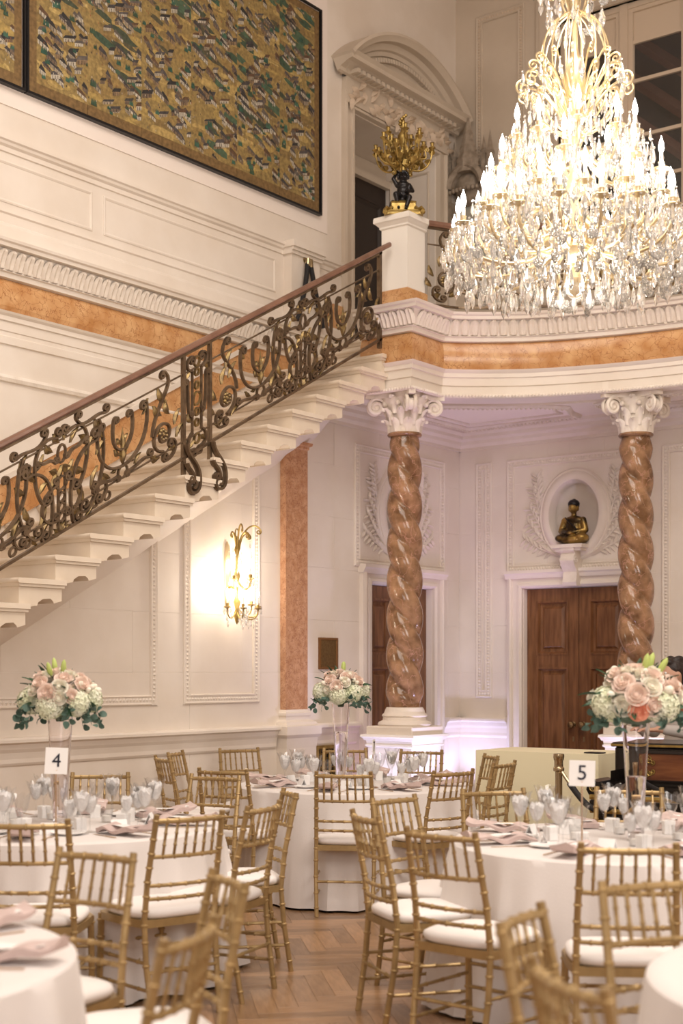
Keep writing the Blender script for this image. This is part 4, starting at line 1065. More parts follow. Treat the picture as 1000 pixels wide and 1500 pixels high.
def slope_bar(y0, y1, t0, hw, hh):
    return MB().add(([(x, y, nl(y)+t0+z) for y in (y0, y1) for x, z in ((-hw, -hh), (hw, -hh), (hw, hh), (-hw, hh))], [(0, 1, 5, 4), (1, 2, 6, 5), (2, 3, 7, 6), (3, 0, 4, 7), (0, 3, 2, 1), (4, 5, 6, 7)]))
ob('bottom_rail', slope_bar(2.6, 10.28, .11, .016, .011), IRON, rl, smooth=0)
ob('bottom_rail', slope_bar(2.6, 10.28, .235, .008, .006), IRON, rl, smooth=0)
ob('top_rail', slope_bar(2.6, 10.28, .875, .016, .010), IRON, rl, smooth=0)
ob('middle_rail', slope_bar(2.6, 10.28, .735, .008, .006), IRON, rl, smooth=0)
hp = [(-.026, 0), (-.032, .012), (-.028, .032), (-.012, .043), (.012, .043), (.028, .032), (.032, .012), (.026, 0)]
v = [(x, y, nl(y)+.89+z) for y in (2.6, 10.40) for x, z in hp]; m = len(hp)
ob('handrail', MB().add((v, [(k, (k+1) % m, m+(k+1) % m, m+k) for k in range(m)]+[tuple(range(m)), tuple(range(m, 2*m))])), RAILW, rl)
ob('post', MB().add(box(-.016, .016, 10.24, 10.275, 4.42, 5.29)), IRON, rl, smooth=0)
ob('post', MB().add(box(-.016, .016, 2.62, 2.66, .2, 1.2)), IRON, rl, smooth=0)
# gallery railing
GPATH = offset_path(ARC[2:], -.10); GPATH[0] = (-7.12, 10.74)
gr = thing('gallery_railing', 'dark bronze scrollwork railing on the curved gallery behind the chandelier', 'railing', (0, 0, 0))
def sp(prof): return MB().add(sweep_path(prof, GPATH))
ob('handrail', sp([(-.035, 5.58), (.035, 5.58), (.045, 5.60), (.035, 5.63), (-.035, 5.63), (-.045, 5.60), (-.035, 5.58)]), RAILW, gr)
ob('top_rail', sp([(-.012, 5.565), (.012, 5.565), (.012, 5.58), (-.012, 5.58), (-.012, 5.565)]), IRON, gr, smooth=0)
ob('bottom_rail', sp([(-.012, 4.87), (.012, 4.87), (.012, 4.888), (-.012, 4.888), (-.012, 4.87)]), IRON, gr, smooth=0)
ob('middle_rail', sp([(-.006, 5.42), (.006, 5.42), (.006, 5.43), (-.006, 5.43), (-.006, 5.42)]), IRON, gr, smooth=0)
MG = {k: motif_meshes(f_, 0) for k, f_ in (('U', motif_u()), ('V', motif_v(1)), ('W', motif_v(-1)))}
k = 0
for x, y, a in along(GPATH, .36):
    if x > -2.6: break
    kd = 'VUWVUW'[k % 6]; k += 1
    for nm, me in MG[kd]: ob(nm, me, parent=gr, loc=(x, y, 4.76), rot=(0, 0, a-pi/2), scale=(1, 1, .95))
# rope hook by the upper landing
t = thing('rope_barrier', 'two black rope ends hanging from a brass hook beside the upper door', 'rope', (-8.44, 10.62, 5.48), pi/2)
ob('hook', MB().add(lathe([(0, 0), (.03, 0), (.03, .008), (.01, .012), (.01, .04), (.016, .045), (0, .05)], 12), lambda p: (p[0], -p[2]+.0, p[1])).add(tube([(.012*cos(a_/8*2*pi)-.0, -.05, .012*sin(a_/8*2*pi)) for a_ in range(8)], .005, 5, closed=True)), CHROME, t)
for s_ in (-1, 1):
    ob('rope', MB().add(tube(bez((s_*.02, -.05, -.03), (s_*.04, -.06, -.15), (s_*.10, -.07, -.4), (s_*.20, -.07, -.62), 10), .024, 10)), BLACKF, t)
    ob('rope_cap', MB().add(tube([(s_*.014, -.05, .0), (s_*.022, -.052, -.075)], .028, 10)), CHROME, t)
# ------------------------------------------------------------------ painted screens
def screen(name, s0, npan, pw, lab, seed):
    t = thing(name, lab, 'painting', (-8.53, 0, 0)); z0, z1 = 6.0, 8.0; rnd = random.Random(seed)
    ob('frame', MB().add(frame_rect([(0, 0), (0, .045), (.02, .045), (.02, .03)], s0, s0+npan*pw+.06, z0, z1), lambda p: (p[1], p[0], p[2])), BLACK, t, smooth=0)
    gold = (.30, .21, .075)
    for k in range(npan):
        a = s0+.03+k*pw; b = a+pw
        mb = MB().add(box(0, .028, a+.002, b-.002, z0+.03, z1-.03)); cols = [(.20, .12, .045)]*6
        fa = a+(.075 if k == 0 else 0); fb = b-(.075 if k == npan-1 else 0)
        def quad(pts, c, d):
            n0 = len(mb.v); d = .0288+len(mb.f)*.0000035; mb.v += [(d, p[0], p[1]) for p in pts]; mb.f.append(tuple(range(n0, n0+len(pts)))); cols.append(c)
        L0, L1 = z0+.11, z1-.1
        quad([(fa, L0), (fb, L0), (fb, L1), (fa, L1)], gold, .0288)
        W_, H_ = fb-fa, L1-L0
        def inb(pts): return all(fa+.002 < p[0] < fb-.002 and L0+.002 < p[1] < L1-.002 for p in pts)
        def put(pts, c, d):
            for ax, lim, sg in ((0, fa+.001, 1), (0, fb-.001, -1), (1, L0+.001, 1), (1, L1-.001, -1)):
                o_ = []
                for i_ in range(len(pts)):
                    A_, B_ = pts[i_-1], pts[i_]; da, db = (A_[ax]-lim)*sg, (B_[ax]-lim)*sg
                    if (da >= 0) != (db >= 0): t_ = da/(da-db); o_.append((A_[0]+(B_[0]-A_[0])*t_, A_[1]+(B_[1]-A_[1])*t_))
                    if db >= 0: o_.append(B_)
                pts = o_
                if len(pts) < 3: return
            quad(pts, c, d)
        for q in range(75):         # cloud lobes and ground patches
            cx_, cz_ = fa+rnd.random()*W_, L0+rnd.random()*H_; r = rnd.uniform(.03, .08)
            c = rnd.choice([(.44, .31, .11), (.40, .28, .09), (.30, .20, .07), (.24, .16, .06), (.46, .33, .12)])
            for e in range(3): put([(cx_+e*r*.8+r*cos(i*pi/5), cz_+.5*r*sin(i*pi/5)) for i in range(10)], c, .0292+q*.000004)
        for q in range(26):   # dark green hills, streets
            cx_, cz_ = fa+rnd.random()*W_, L0+H_*rnd.random()**(.45); r = rnd.uniform(.06, .15)
            put([(cx_+r*cos(i*pi/5)*(1+.3*sin(i*2.7+q)), cz_+.30*r*sin(i*pi/5)-.25*r*cos(i*pi/5)) for i in range(10)], rnd.choice([(.05, .09, .055), (.07, .12, .07), (.09, .08, .045), (.06, .075, .045)]), .0296+q*.00001)
        for q in range(110):
            cz_ = L0+rnd.random()*H_; cx_ = fa+rnd.random()*W_
            w_, h_ = rnd.uniform(.05, .12), rnd.uniform(.022, .04); dr = rnd.choice((-1, -1, 1))
            sl = -.33*dr*w_*-1 if dr > 0 else -.38*w_
            wall = rnd.choice([(.46, .41, .32), (.33, .27, .19), (.50, .45, .36), (.24, .16, .09), (.17, .12, .08)])
            roof = rnd.choice([(.055, .05, .05), (.08, .07, .07), (.12, .065, .035), (.03, .028, .028), (.12, .10, .085)])
            dd = .0304+q*.00001
            put([(cx_, cz_), (cx_+w_, cz_+sl), (cx_+w_, cz_+sl+h_), (cx_, cz_+h_)], wall, dd)
            for p in range(3):
                xx = cx_+w_*(.15+.28*p); zz = cz_+sl*(.15+.28*p)
                put([(xx, zz), (xx+w_*.06, zz), (xx+w_*.06, zz+h_*.8), (xx, zz+h_*.8)], (.06, .04, .03), dd+.000003)
            put([(cx_-.008, cz_+h_*.9), (cx_+w_+.006, cz_+sl+h_*.9), (cx_+w_-.02*dr*-1, cz_+sl+h_*1.9), (cx_+.015, cz_+h_*1.9)], roof, dd+.000006)
        for q in range(34):
            cx_, cz_ = fa+rnd.random()*W_, L0+rnd.random()*H_; r = rnd.uniform(.012, .024); c = rnd.choice([(.03, .09, .06), (.04, .08, .045), (.05, .13, .085)])
            for e in (-.8, .1, .9): put([(cx_+e*r-r*.6, cz_), (cx_+e*r+r*.6, cz_), (cx_+e*r+r*.35, cz_+r*1.6), (cx_+e*r, cz_+r*2.4), (cx_+e*r-r*.35, cz_+r*1.6)], c, .0318+q*.000004)
        for q in range(130):
            cx_, cz_ = fa+rnd.random()*W_, L0+rnd.random()*H_; r = .004
            put([(cx_-r, cz_), (cx_+r, cz_), (cx_+r*.6, cz_+.014), (cx_-r*.6, cz_+.014)], rnd.choice([(.30, .10, .04), (.06, .04, .04), (.5, .45, .35), (.1, .09, .12)]), .0321)
        o = ob('screen_panel', mb, PIGMENT, t, smooth=0, recalc=False)
        ca = o.data.color_attributes.new('col', 'FLOAT_COLOR', 'CORNER')
        for p in o.data.polygons:
            for li in p.loop_indices: ca.data[li].color = (*cols[p.index], 1)
    # hill swathe at the foot and long white palace wall
    return t
screen('folding_screen', 7.26, 6, .605, 'large gold folding screen painted with a town, hung on the wall above the stair', 4)
screen('folding_screen', 3.56, 6, .605, 'second gold painted screen, only its right end showing at the upper left edge', 9)
# ------------------------------------------------------------------ chandelier
CH = (-4.24, 8.08, 3.84)
ch = thing('chandelier', 'huge gilt and crystal chandelier with many lit candles', 'chandelier', CH)
def drop(L, r):
    n = 6; prof = [(0, 0), (r*.35, -.10), (r, -.55), (r*.9, -.72), (0, -1)]
    v, f = lathe([(a, b*L) for a, b in prof], n); return v, f
def bead(r): return ball((0, 0, 0), r, 6, 4)
DM = []
for L, r in ((.075, .0135), (.10, .017), (.125, .021), (.06, .011)):
    mb = MB().add(drop(L, r), lambda p: (p[0], p[1]*.75, p[2]-.018)).add(ball((0, 0, -.008), .008, 6, 4)); DM.append((mb, make_mesh('crystal_drop', mb, CRYST, 0)))
pm2 = MB()                      # flat leaf pendant
for k in range(5):
    a = -pi/2+(k-2)*.75; pm2.add(ball((.022*cos(a), 0, -.05+.022*sin(a)), .017, 8, 5, (1, .45, 1)))
pm2.add(ball((0, 0, -.045), .016, 8, 5)).add(ball((0, 0, -.008), .009, 6, 4)).add(drop(.04, .008), lambda p: (p[0], p[1], p[2]-.005))
DM.append((pm2, make_mesh('crystal_drop', pm2, CRYST, 0)))
drops = []
rnd = random.Random(21)
def ring(r, z, n, kinds, jit=.02, off=0):
    for k in range(n):
        a = 2*pi*(k+off+rnd.uniform(-.2, .2))/n; rr = r+rnd.uniform(-jit, jit)
        drops.append((rr*cos(a), rr*sin(a), z+rnd.uniform(-jit, jit), rnd.choice(kinds), rnd.uniform(0, 6.28), rnd.uniform(.85, 1.2)))
z0 = CH[2]
cups = []
TIERS = [(.775, 4.52, 20), (.62, 4.66, 14), (.56, 4.86, 8), (.40, 5.09, 10)]
cupmesh = make_mesh('candle_cup', MB().add(lathe([(.006, -.05), (.012, -.03), (.01, -.01), (.03, 0), (.058, .010), (.056, .015), (.02, .012), (.014, .02), (.019, .05), (.021, .055), (0, .055)], 14)), BRASS)
slm = make_mesh('candle_sleeve', MB().add(lathe([(.0125, .05), (.0125, .115), (0, .117)], 10)), SLEEVE)
bum = make_mesh('bulb', MB().add(lathe([(.008, .115), (.016, .13), (.0185, .15), (.013, .18), (.005, .205), (0, .222)], 10)), BULB)
for (R, ztip, n) in TIERS:
    zc = ztip-.222-z0; off = rnd.random()
    for k in range(n):
        a = 2*pi*(k+off)/n; c_, s_ = cos(a), sin(a)
        rr = R*(1 if k % 2 else .955); zz = zc+(0 if k % 2 else .035)
        r0 = .07; zb = zz-.02
        pts = bez((r0, zb-.02), (R*.45, zb-.26), (rr, zb-.22), (rr, zz-.05), 14)
        arm = ob('arm', MB().add(tube([(r*c_, r*s_, z) for r, z in pts], [.011]*15, 6)), BRASS, ch)
        sc_ = [(r*c_, r*s_, z) for r, z in spiral(R*.72, zb-.09, .06, .012, pi*1.5, 1.4, 18)]
        ob('arm_scroll', MB().add(tube(sc_, .006, 5)), BRASS, arm)
        ob('candle_cup', cupmesh, parent=ch, loc=(rr*c_, rr*s_, zz)); ob('candle_sleeve', slm, parent=ch, loc=(rr*c_, rr*s_, zz)); ob('bulb', bum, parent=ch, loc=(rr*c_, rr*s_, zz))
        for q in range(8):
            b = 2*pi*q/8; drops.append((rr*c_+.054*cos(b), rr*s_+.054*sin(b), zz+.008, rnd.choice((0, 1, 3)), b, 1))
        for q in (4, 7, 10, 12):
            r, z = pts[q]; drops.append((r*c_, r*s_, z-.01, rnd.choice((1, 2, 4)), a, 1.1))
S = lambda z: z-z0
for r, z, n, kd in ((.80, 4.33, 44, (0, 1, 2)), (.83, 4.24, 46, (1, 2)), (.78, 4.15, 40, (1, 2, 4)), (.81, 4.13, 26, (2, 4)), (.70, 4.09, 36, (1, 2, 4)), (.58, 4.07, 30, (2, 4)), (.44, 4.06, 24, (2, 4)), (.30, 4.05, 16, (2, 4)), (.16, 4.03, 9, (1, 2)),
                    (.68, 4.22, 40, (0, 1, 2)), (.66, 4.35, 38, (0, 1)), (.56, 4.2, 30, (1, 2)), (.60, 4.46, 40, (0, 1, 2)), (.52, 4.42, 30, (0, 1)), (.63, 4.56, 36, (0, 1, 2)), (.52, 4.66, 34, (0, 1, 2)), (.55, 4.76, 32, (0, 1, 2)), (.46, 4.82, 30, (0, 1, 2)), (.46, 4.92, 28, (0, 1, 2)), (.40, 4.72, 24, (1, 2)), (.36, 4.95, 26, (0, 1, 2)), (.38, 5.02, 26, (0, 1)), (.26, 5.0, 16, (1, 2)), (.30, 5.12, 18, (0, 1)), (.22, 5.2, 12, (0, 1)),
                    (.33, 5.34, 14, (1, 2)), (.30, 5.28, 14, (0, 1)), (.17, 5.74, 12, (1, 2, 4)), (.13, 5.70, 8, (1, 2)), (.24, 5.92, 16, (2, 4)), (.30, 6.0, 18, (1, 2, 4)), (.26, 6.10, 14, (0, 1))):
    ring(r, S(z), n, kd)
Rt = Vector((CC, SS)); Fw = Vector((-SS, CC))
def near(d): return Vector((d[0], d[1])).dot(Fw) - (.5 if d[3] in (2, 4) else 0)
drops.sort(key=near)
for x, y, z, k, a, s_ in drops[:285]: ob('crystal_drop', DM[k][1], parent=ch, loc=(x, y, z), rot=(0, 0, a), scale=s_)
inner = MB()
for x, y, z, k, a, s_ in drops[285:]:
    c_, q_ = cos(a)*s_, sin(a)*s_
    inner.add((DM[k][0].v, DM[k][0].f), lambda p: (x+p[0]*c_-p[1]*q_, y+p[0]*q_+p[1]*c_, z+p[2]*s_))
tag(ob('inner_crystals', inner, CRYST, ch, smooth=0, recalc=False), kind='stuff')
ob('shaft', MB().add(lathe([(0, .10), (.02, .12), (.035, .17), (.05, .20), (.03, .26), (.02, .30), (.09, .36), (.10, .40), (.03, .44), (.025, .7), (.05, .74), (.06, .80), (.03, .88), (.025, 1.0), (.05, 1.06), (.06, 1.16), (.03, 1.22), (.03, 1.30), (.06, 1.36), (.07, 1.50), (.04, 1.58), (.02, 1.66), (.015, 1.86), (.03, 1.92), (.045, 2.0), (.02, 2.06), (.015, 2.3), (.012, HC-z0)], 16)), BRASS, ch)
ob('hub', MB().add(lathe([(.05, .38), (.16, .40), (.19, .43), (.16, .455), (.05, .47)], 24)), BRASS, ch)
ob('bottom_ball', MB().add(ball((0, 0, .13), .055, 16, 10)), CRYST, ch)
for k in range(14):
    a = 2*pi*k/14; c_, s_ = cos(a), sin(a)
    rib = bez((.05, 1.88), (.24, 1.80), (.23, 1.55), (.20, 1.45), 10)+bez((.20, 1.45), (.15, 1.38), (.10, 1.36), (.05, 1.34), 4)[1:]
    ob('cage_rib', MB().add(tube([(r*c_, r*s_, z) for r, z in rib], .006, 5)), BRASS, ch)
    a += .2; c_, s_ = cos(a), sin(a)
    sw = cs((.04, 1.18), (.12, 1.26), (.22, 1.48), (.33, 1.46), 0, .05, 1, -1)
    ob('crown_scroll', MB().add(tube([(r*c_, r*s_, z) for r, z in sw], .0075, 5)), BRASS, ch)
    sw = cs((.05, 1.24), (.14, 1.36), (.16, 1.52), (.24, 1.58), 0, .035, 1, -1)
    ob('crown_scroll', MB().add(tube([(r*c_, r*s_, z) for r, z in sw], .0065, 5)), BRASS, ch)
    sw = cs((.06, 1.12), (.16, 1.14), (.24, 1.22), (.28, 1.34), .02, .03, 1, 1)
    ob('crown_scroll', MB().add(tube([(r*c_, r*s_, z) for r, z in sw], .0065, 5)), BRASS, ch)
for k in range(10):
    a = 2*pi*k/10; c_, s_ = cos(a), sin(a)
    sw = cs((.03, 1.86), (.10, 1.90), (.08, 2.05), (.15, 2.06), 0, .03, 1, -1)
    ob('crown_scroll', MB().add(tube([(r*c_, r*s_, z) for r, z in sw], .006, 5)), BRASS, ch)
    sw = cs((.03, 2.16), (.12, 2.12), (.2, 2.22), (.26, 2.28), 0, .035, 1, -1)
    ob('crown_scroll', MB().add(tube([(r*c_, r*s_, z) for r, z in sw], .006, 5)), BRASS, ch)
ob('upper_dish', MB().add(lathe([(.02, 2.06), (.13, 2.10), (.17, 2.15), (.15, 2.17), (.02, 2.16)], 20)), BRASS, ch)
ob('ceiling_rose', MB().add(lathe([(.05, HC-z0-.12), (.22, HC-z0-.04), (.25, HC-z0), (0, HC-z0)], 20)), BRASS, ch)
for z, pw_ in ((4.0, 22), (4.7, 36), (5.45, 14)):
    l = bpy.data.lights.new('chandelier_glow', 'POINT'); l.energy = pw_; l.color = (1, .93, .84); l.shadow_soft_size = .22
    o = bpy.data.objects.new('chandelier_glow', l); COL.objects.link(o); o.location = (CH[0], CH[1], z)
# ------------------------------------------------------------------ wall sconce
sc = thing('wall_sconce', 'lit gilt and crystal wall sconce glowing on the panel below the stair', 'wall lamp', (-8.0, 9.0, 0))
ob('backplate', MB().add(lathe([(.0, 0), (.05, 0), (.045, .015), (.0, .02)], 16), lambda p: (p[2]+.012, p[0]*.8, 2.36+p[1]*6)), BRASS, sc)
ob('stem', MB().add(lathe([(0, 1.95), (.012, 1.97), (.03, 2.03), (.015, 2.08), (.03, 2.14), (.012, 2.2), (.012, 2.3), (.028, 2.36), (.012, 2.42), (.012, 2.52), (.025, 2.58), (.01, 2.63), (0, 2.66)], 10), lambda p: (p[0]+.12, p[1], p[2])), ORMOLU, sc)
ob('stem_bracket', MB().add(tube(bez((.01, 0, 2.25), (.06, 0, 2.3), (.1, 0, 2.25), (.12, 0, 2.2), 6), .01, 6)), ORMOLU, sc)
for k in range(5):
    a = -pi/2+(k-2)*.62+pi/2
    sw = cs((.02, 2.58), (.03, 2.74), (.14, 2.84), (.20, 2.74), 0, .022, 1, -1) if k % 2 else cs((.01, 2.56), (.02, 2.68), (.09, 2.76), (.13, 2.70), 0, .02, 1, -1)
    ob('plume', MB().add(tube([(.12+r*cos(a), r*sin(a), z) for r, z in sw], [.009*(1-.6*i/len(sw)) for i in range(len(sw))], 6)), ORMOLU, sc)
ob('finial', MB().add(tube([(.12+.0, .022*cos(i*pi/5), 2.72+.035*sin(i*pi/5)) for i in range(10)], .006, 5, closed=True)).add(lathe([(.01, 2.64), (.014, 2.67), (0, 2.69)], 8), lambda p: (p[0]+.12, p[1], p[2])), ORMOLU, sc)
sd = []
for (ang, R, zc) in ((-75, .17, 2.09), (-30, .20, 2.08), (15, .21, 2.08), (55, .19, 2.10), (85, .17, 2.12), (-60, .12, 2.32), (0, .16, 2.33), (60, .13, 2.34)):
    a = radians(ang); c_, s_ = cos(a), sin(a)
    pts = bez((.01, zc-.02), (R*.5, zc-.12), (R, zc-.1), (R, zc-.02), 9)
    ob('arm', MB().add(tube([(.12+r*c_*.9, r*s_, z) for r, z in pts], .006, 5)), ORMOLU, sc)
    X, Y = .12+R*c_*.9, R*s_
    ob('candle_cup', MB().add(lathe([(.004, -.03), (.01, -.01), (.024, 0), (.036, .006), (.012, .01), (.012, .035), (0, .036)], 10), lambda p: (p[0]+X, p[1]+Y, p[2]+zc)), ORMOLU, sc)
    ob('candle_sleeve', MB().add(lathe([(.007, .035), (.007, .095), (0, .096)], 8), lambda p: (p[0]+X, p[1]+Y, p[2]+zc)), SLEEVE, sc)
    ob('bulb', MB().add(lathe([(.005, .094), (.011, .105), (.012, .12), (.007, .142), (0, .16)], 8), lambda p: (p[0]+X, p[1]+Y, p[2]+zc)), BULB, sc)
    for q in range(6): sd.append((X+.034*cos(q*pi/3), Y+.034*sin(q*pi/3), zc, .55))
rnd = random.Random(2)
for k in range(26): a = rnd.uniform(-1.6, 1.6); r = rnd.uniform(.05, .2); sd.append((.12+r*cos(a)*.9, r*sin(a), rnd.uniform(1.98, 2.06), .7))
for k in range(24): a = rnd.uniform(-1.6, 1.6); r = rnd.uniform(.02, .15); sd.append((.12+r*cos(a)*.9, r*sin(a), rnd.uniform(2.22, 2.7), .55))
for x, y, z, s_ in sd: ob('crystal_drop', DM[rnd.choice((0, 1, 3))][1], parent=sc, loc=(x, y, z), scale=s_)
for y, z, e in ((8.83, 2.28, 7), (9.12, 2.46, 5.5), (9.05, 2.2, 4)):
    l = bpy.data.lights.new('sconce_glow', 'POINT'); l.energy = e; l.color = (1, .86, .68); l.shadow_soft_size = .03
    o = bpy.data.objects.new('sconce_glow', l); COL.objects.link(o); o.location = (-7.84, y, z)
# ------------------------------------------------------------------ tables
ORD = ['first', 'second', 'third', 'fourth', 'fifth', 'sixth', 'seventh', 'eighth', 'ninth', 'tenth', 'eleventh', 'twelfth', 'thirteenth', 'fourteenth', 'fifteenth', 'sixteenth', 'seventeenth', 'eighteenth', 'nineteenth', 'twentieth']
def pxof(x, y):
    Z = -SS*x+CC*y; return 500+(CC*x+SS*y)/Z*2083
TH, TR = .76, .83
def cloth_mesh(seed):
    rnd = random.Random(seed); ph = [rnd.uniform(0, 6.28) for _ in range(4)]
    n = 180; v, f = [(0, 0, TH)], []
    rows = [(.4, TH), (.78, TH), (.815, TH-.002), (.83, TH-.012), (.835, TH-.04)]+[(.835+.055*q/9, TH-.04-(TH-.055)*q/9) for q in range(1, 10)]
    for k, (r, z) in enumerate(rows):
        q = max(0, (TH-z-.03)/TH)
        for i in range(n):
            a = 2*pi*i/n
            fo_ = lambda u_, p_: (.5+.5*sin(u_))**p_
            w_ = (.075*fo_(11*a+ph[0]+2*sin(2*a+ph[1]), 3)+.055*fo_(17*a+ph[1]+1.5*sin(3*a), 3)+.03*fo_(31*a+ph[2], 2)-.03)*q**.7
            w_ += .03*q*max(0, sin(5*a+ph[3]))**2
            v.append(((r+w_)*cos(a), (r+w_)*sin(a), z))
    for i in range(n): f.append((0, 1+i, 1+(i+1) % n))
    for k in range(len(rows)-1):
        for i in range(n): j = (i+1) % n; a = 1+k*n; f.append((a+i, a+n+i, a+n+j, a+j))
    return MB().add((v, f))
def table_frame(t):
    ob('tabletop', MB().add(lathe([(0, TH-.03), (.81, TH-.03), (.815, TH-.02), (.81, TH-.006), (0, TH-.006)], 32)), WOOD, t)
    for k in range(4):
        a = k*pi/2+pi/4; ob('leg', MB().add(tube([(.5*cos(a), .5*sin(a), TH-.03), (.55*cos(a), .55*sin(a), 0)], .016, 8)), BLACK, t)
# goblet
def goblet_mesh(k):
    def fn(r, z, a):
        q = max(0, (z-.15)/.06); fl = 1+.05*cos(8*a)*(1 if z > .09 else 0)
        return r*fl*(1+.12*q*cos(6*a)), z+.020*q*abs(cos(3*a))-.008*q
    out = [(.034, 0), (.034, .003), (.010, .008), (.004, .02), (.004, .085), (.008, .098), (.022, .115), (.033, .140), (.040, .170), (.052, .215)]
    inn = [(.0495, .214), (.0378, .17), (.0307, .141), (.020, .118), (.004, .106), (0, .105)]
    return make_mesh('glass', MB().add(lathe(out+inn, 24, fn)), TGLASS)
GOB = goblet_mesh(0)
def fn_ice(r, z, a): return r*(1+.05*cos(8*a)), z+(.010*sin(3*a)+.008*cos(7*a) if z > .16 else 0)
ICEM = make_mesh('iced_water', MB().add(lathe([(0, .1065), (.018, .119), (.029, .141), (.036, .17), (.038, .182), (.028, .196), (.012, .188), (0, .198)], 20, fn_ice)), ICE)
def goblet(x, y, z, lab, grp, s_=1, full=True):
    t = thing('goblet', lab, 'glass', (x, y, z), random.uniform(0, 6), grp)
    ob('glass', GOB, parent=t, scale=s_)
    if full: ob('iced_water', ICEM, parent=t, scale=s_)
    return t
def napkin_mesh():
    v, f = [], []; n = 16
    for i in range(n+1):
        q = i/n; y = -.17+.34*q; z = .016+.020*sin(q*pi*2.2)**2+(.028*max(0, q-.65)/.35)
        for x, dz in ((-.055, -.012), (-.058, .004), (-.02, .016), (.02, .010), (.058, .006), (.055, -.012)):
            v.append((x+.012*sin(q*5), y, max(.001, z+dz*(1+.4*sin(q*9+x*30)))))
    for i in range(n):
        for k in range(6): f.append((i*6+k, i*6+(k+1) % 6, i*6+6+(k+1) % 6, i*6+6+k))
    f += [tuple(range(6)), tuple(range(n*6, n*6+6))]
    return MB().add((v, f))
NAPM = make_mesh('blush_napkin', napkin_mesh(), NAPKIN)
MENUM = make_mesh('menu_card', MB().add(([(x, y, z) for y, z in ((-.16, .040), (-.05, .046), (.06, .040), (.13, .052)) for x in (-.036, .030)], [(0, 1, 3, 2), (2, 3, 5, 4), (4, 5, 7, 6)])), PAPER, 30, recalc=False)
PLM = make_mesh('plate', MB().add(lathe([(0, 0), (.05, 0), (.055, .004), (.085, .012), (.086, .015), (.06, .010), (0, .008)], 28)), PAPER)
FORKM = make_mesh('fork', MB().add(box(-.004, .004, -.09, .03, .001, .004)).add(box(-.011, .011, .03, .05, .001, .004)).add(box(-.011, -.008, .05, .095, .001, .004)).add(box(-.004, -.001, .05, .095, .001, .004)).add(box(.002, .005, .05, .095, .001, .004)).add(box(.008, .011, .05, .095, .001, .004)), STEEL, 0)
KNM = make_mesh('knife', MB().add(box(-.005, .005, -.10, .0, .001, .005)).add(prism([(-.004, 0), (.008, .01), (.008, .08), (-.003, .11)], .001, .003)), STEEL, 0)
TENTM = make_mesh('place_card', MB().add(prism([(-.025, 0), (-.023, 0), (0, .052), (.023, 0), (.025, 0), (.001, .056), (-.001, .056)], -.04, .04, 'x')), PAPER, 0)
BOXM = make_mesh('favor_box', MB().add(cbox(-.026, .026, -.026, .026, 0, .062, .003)).add(cbox(-.028, .028, -.028, .028, .045, .066, .003)).add(box(-.004, .004, -.029, .029, 0, .068)), PAPER, 0)
VOTM = make_mesh('votive', MB().add(lathe([(0, 0), (.028, 0), (.034, .07), (.032, .07), (.026, .005), (0, .005)], 20)), TGLASS)
WAXM = make_mesh('candle', MB().add(lathe([(0, .006), (.024, .006), (.025, .035), (0, .036)], 16)), SLEEVE)
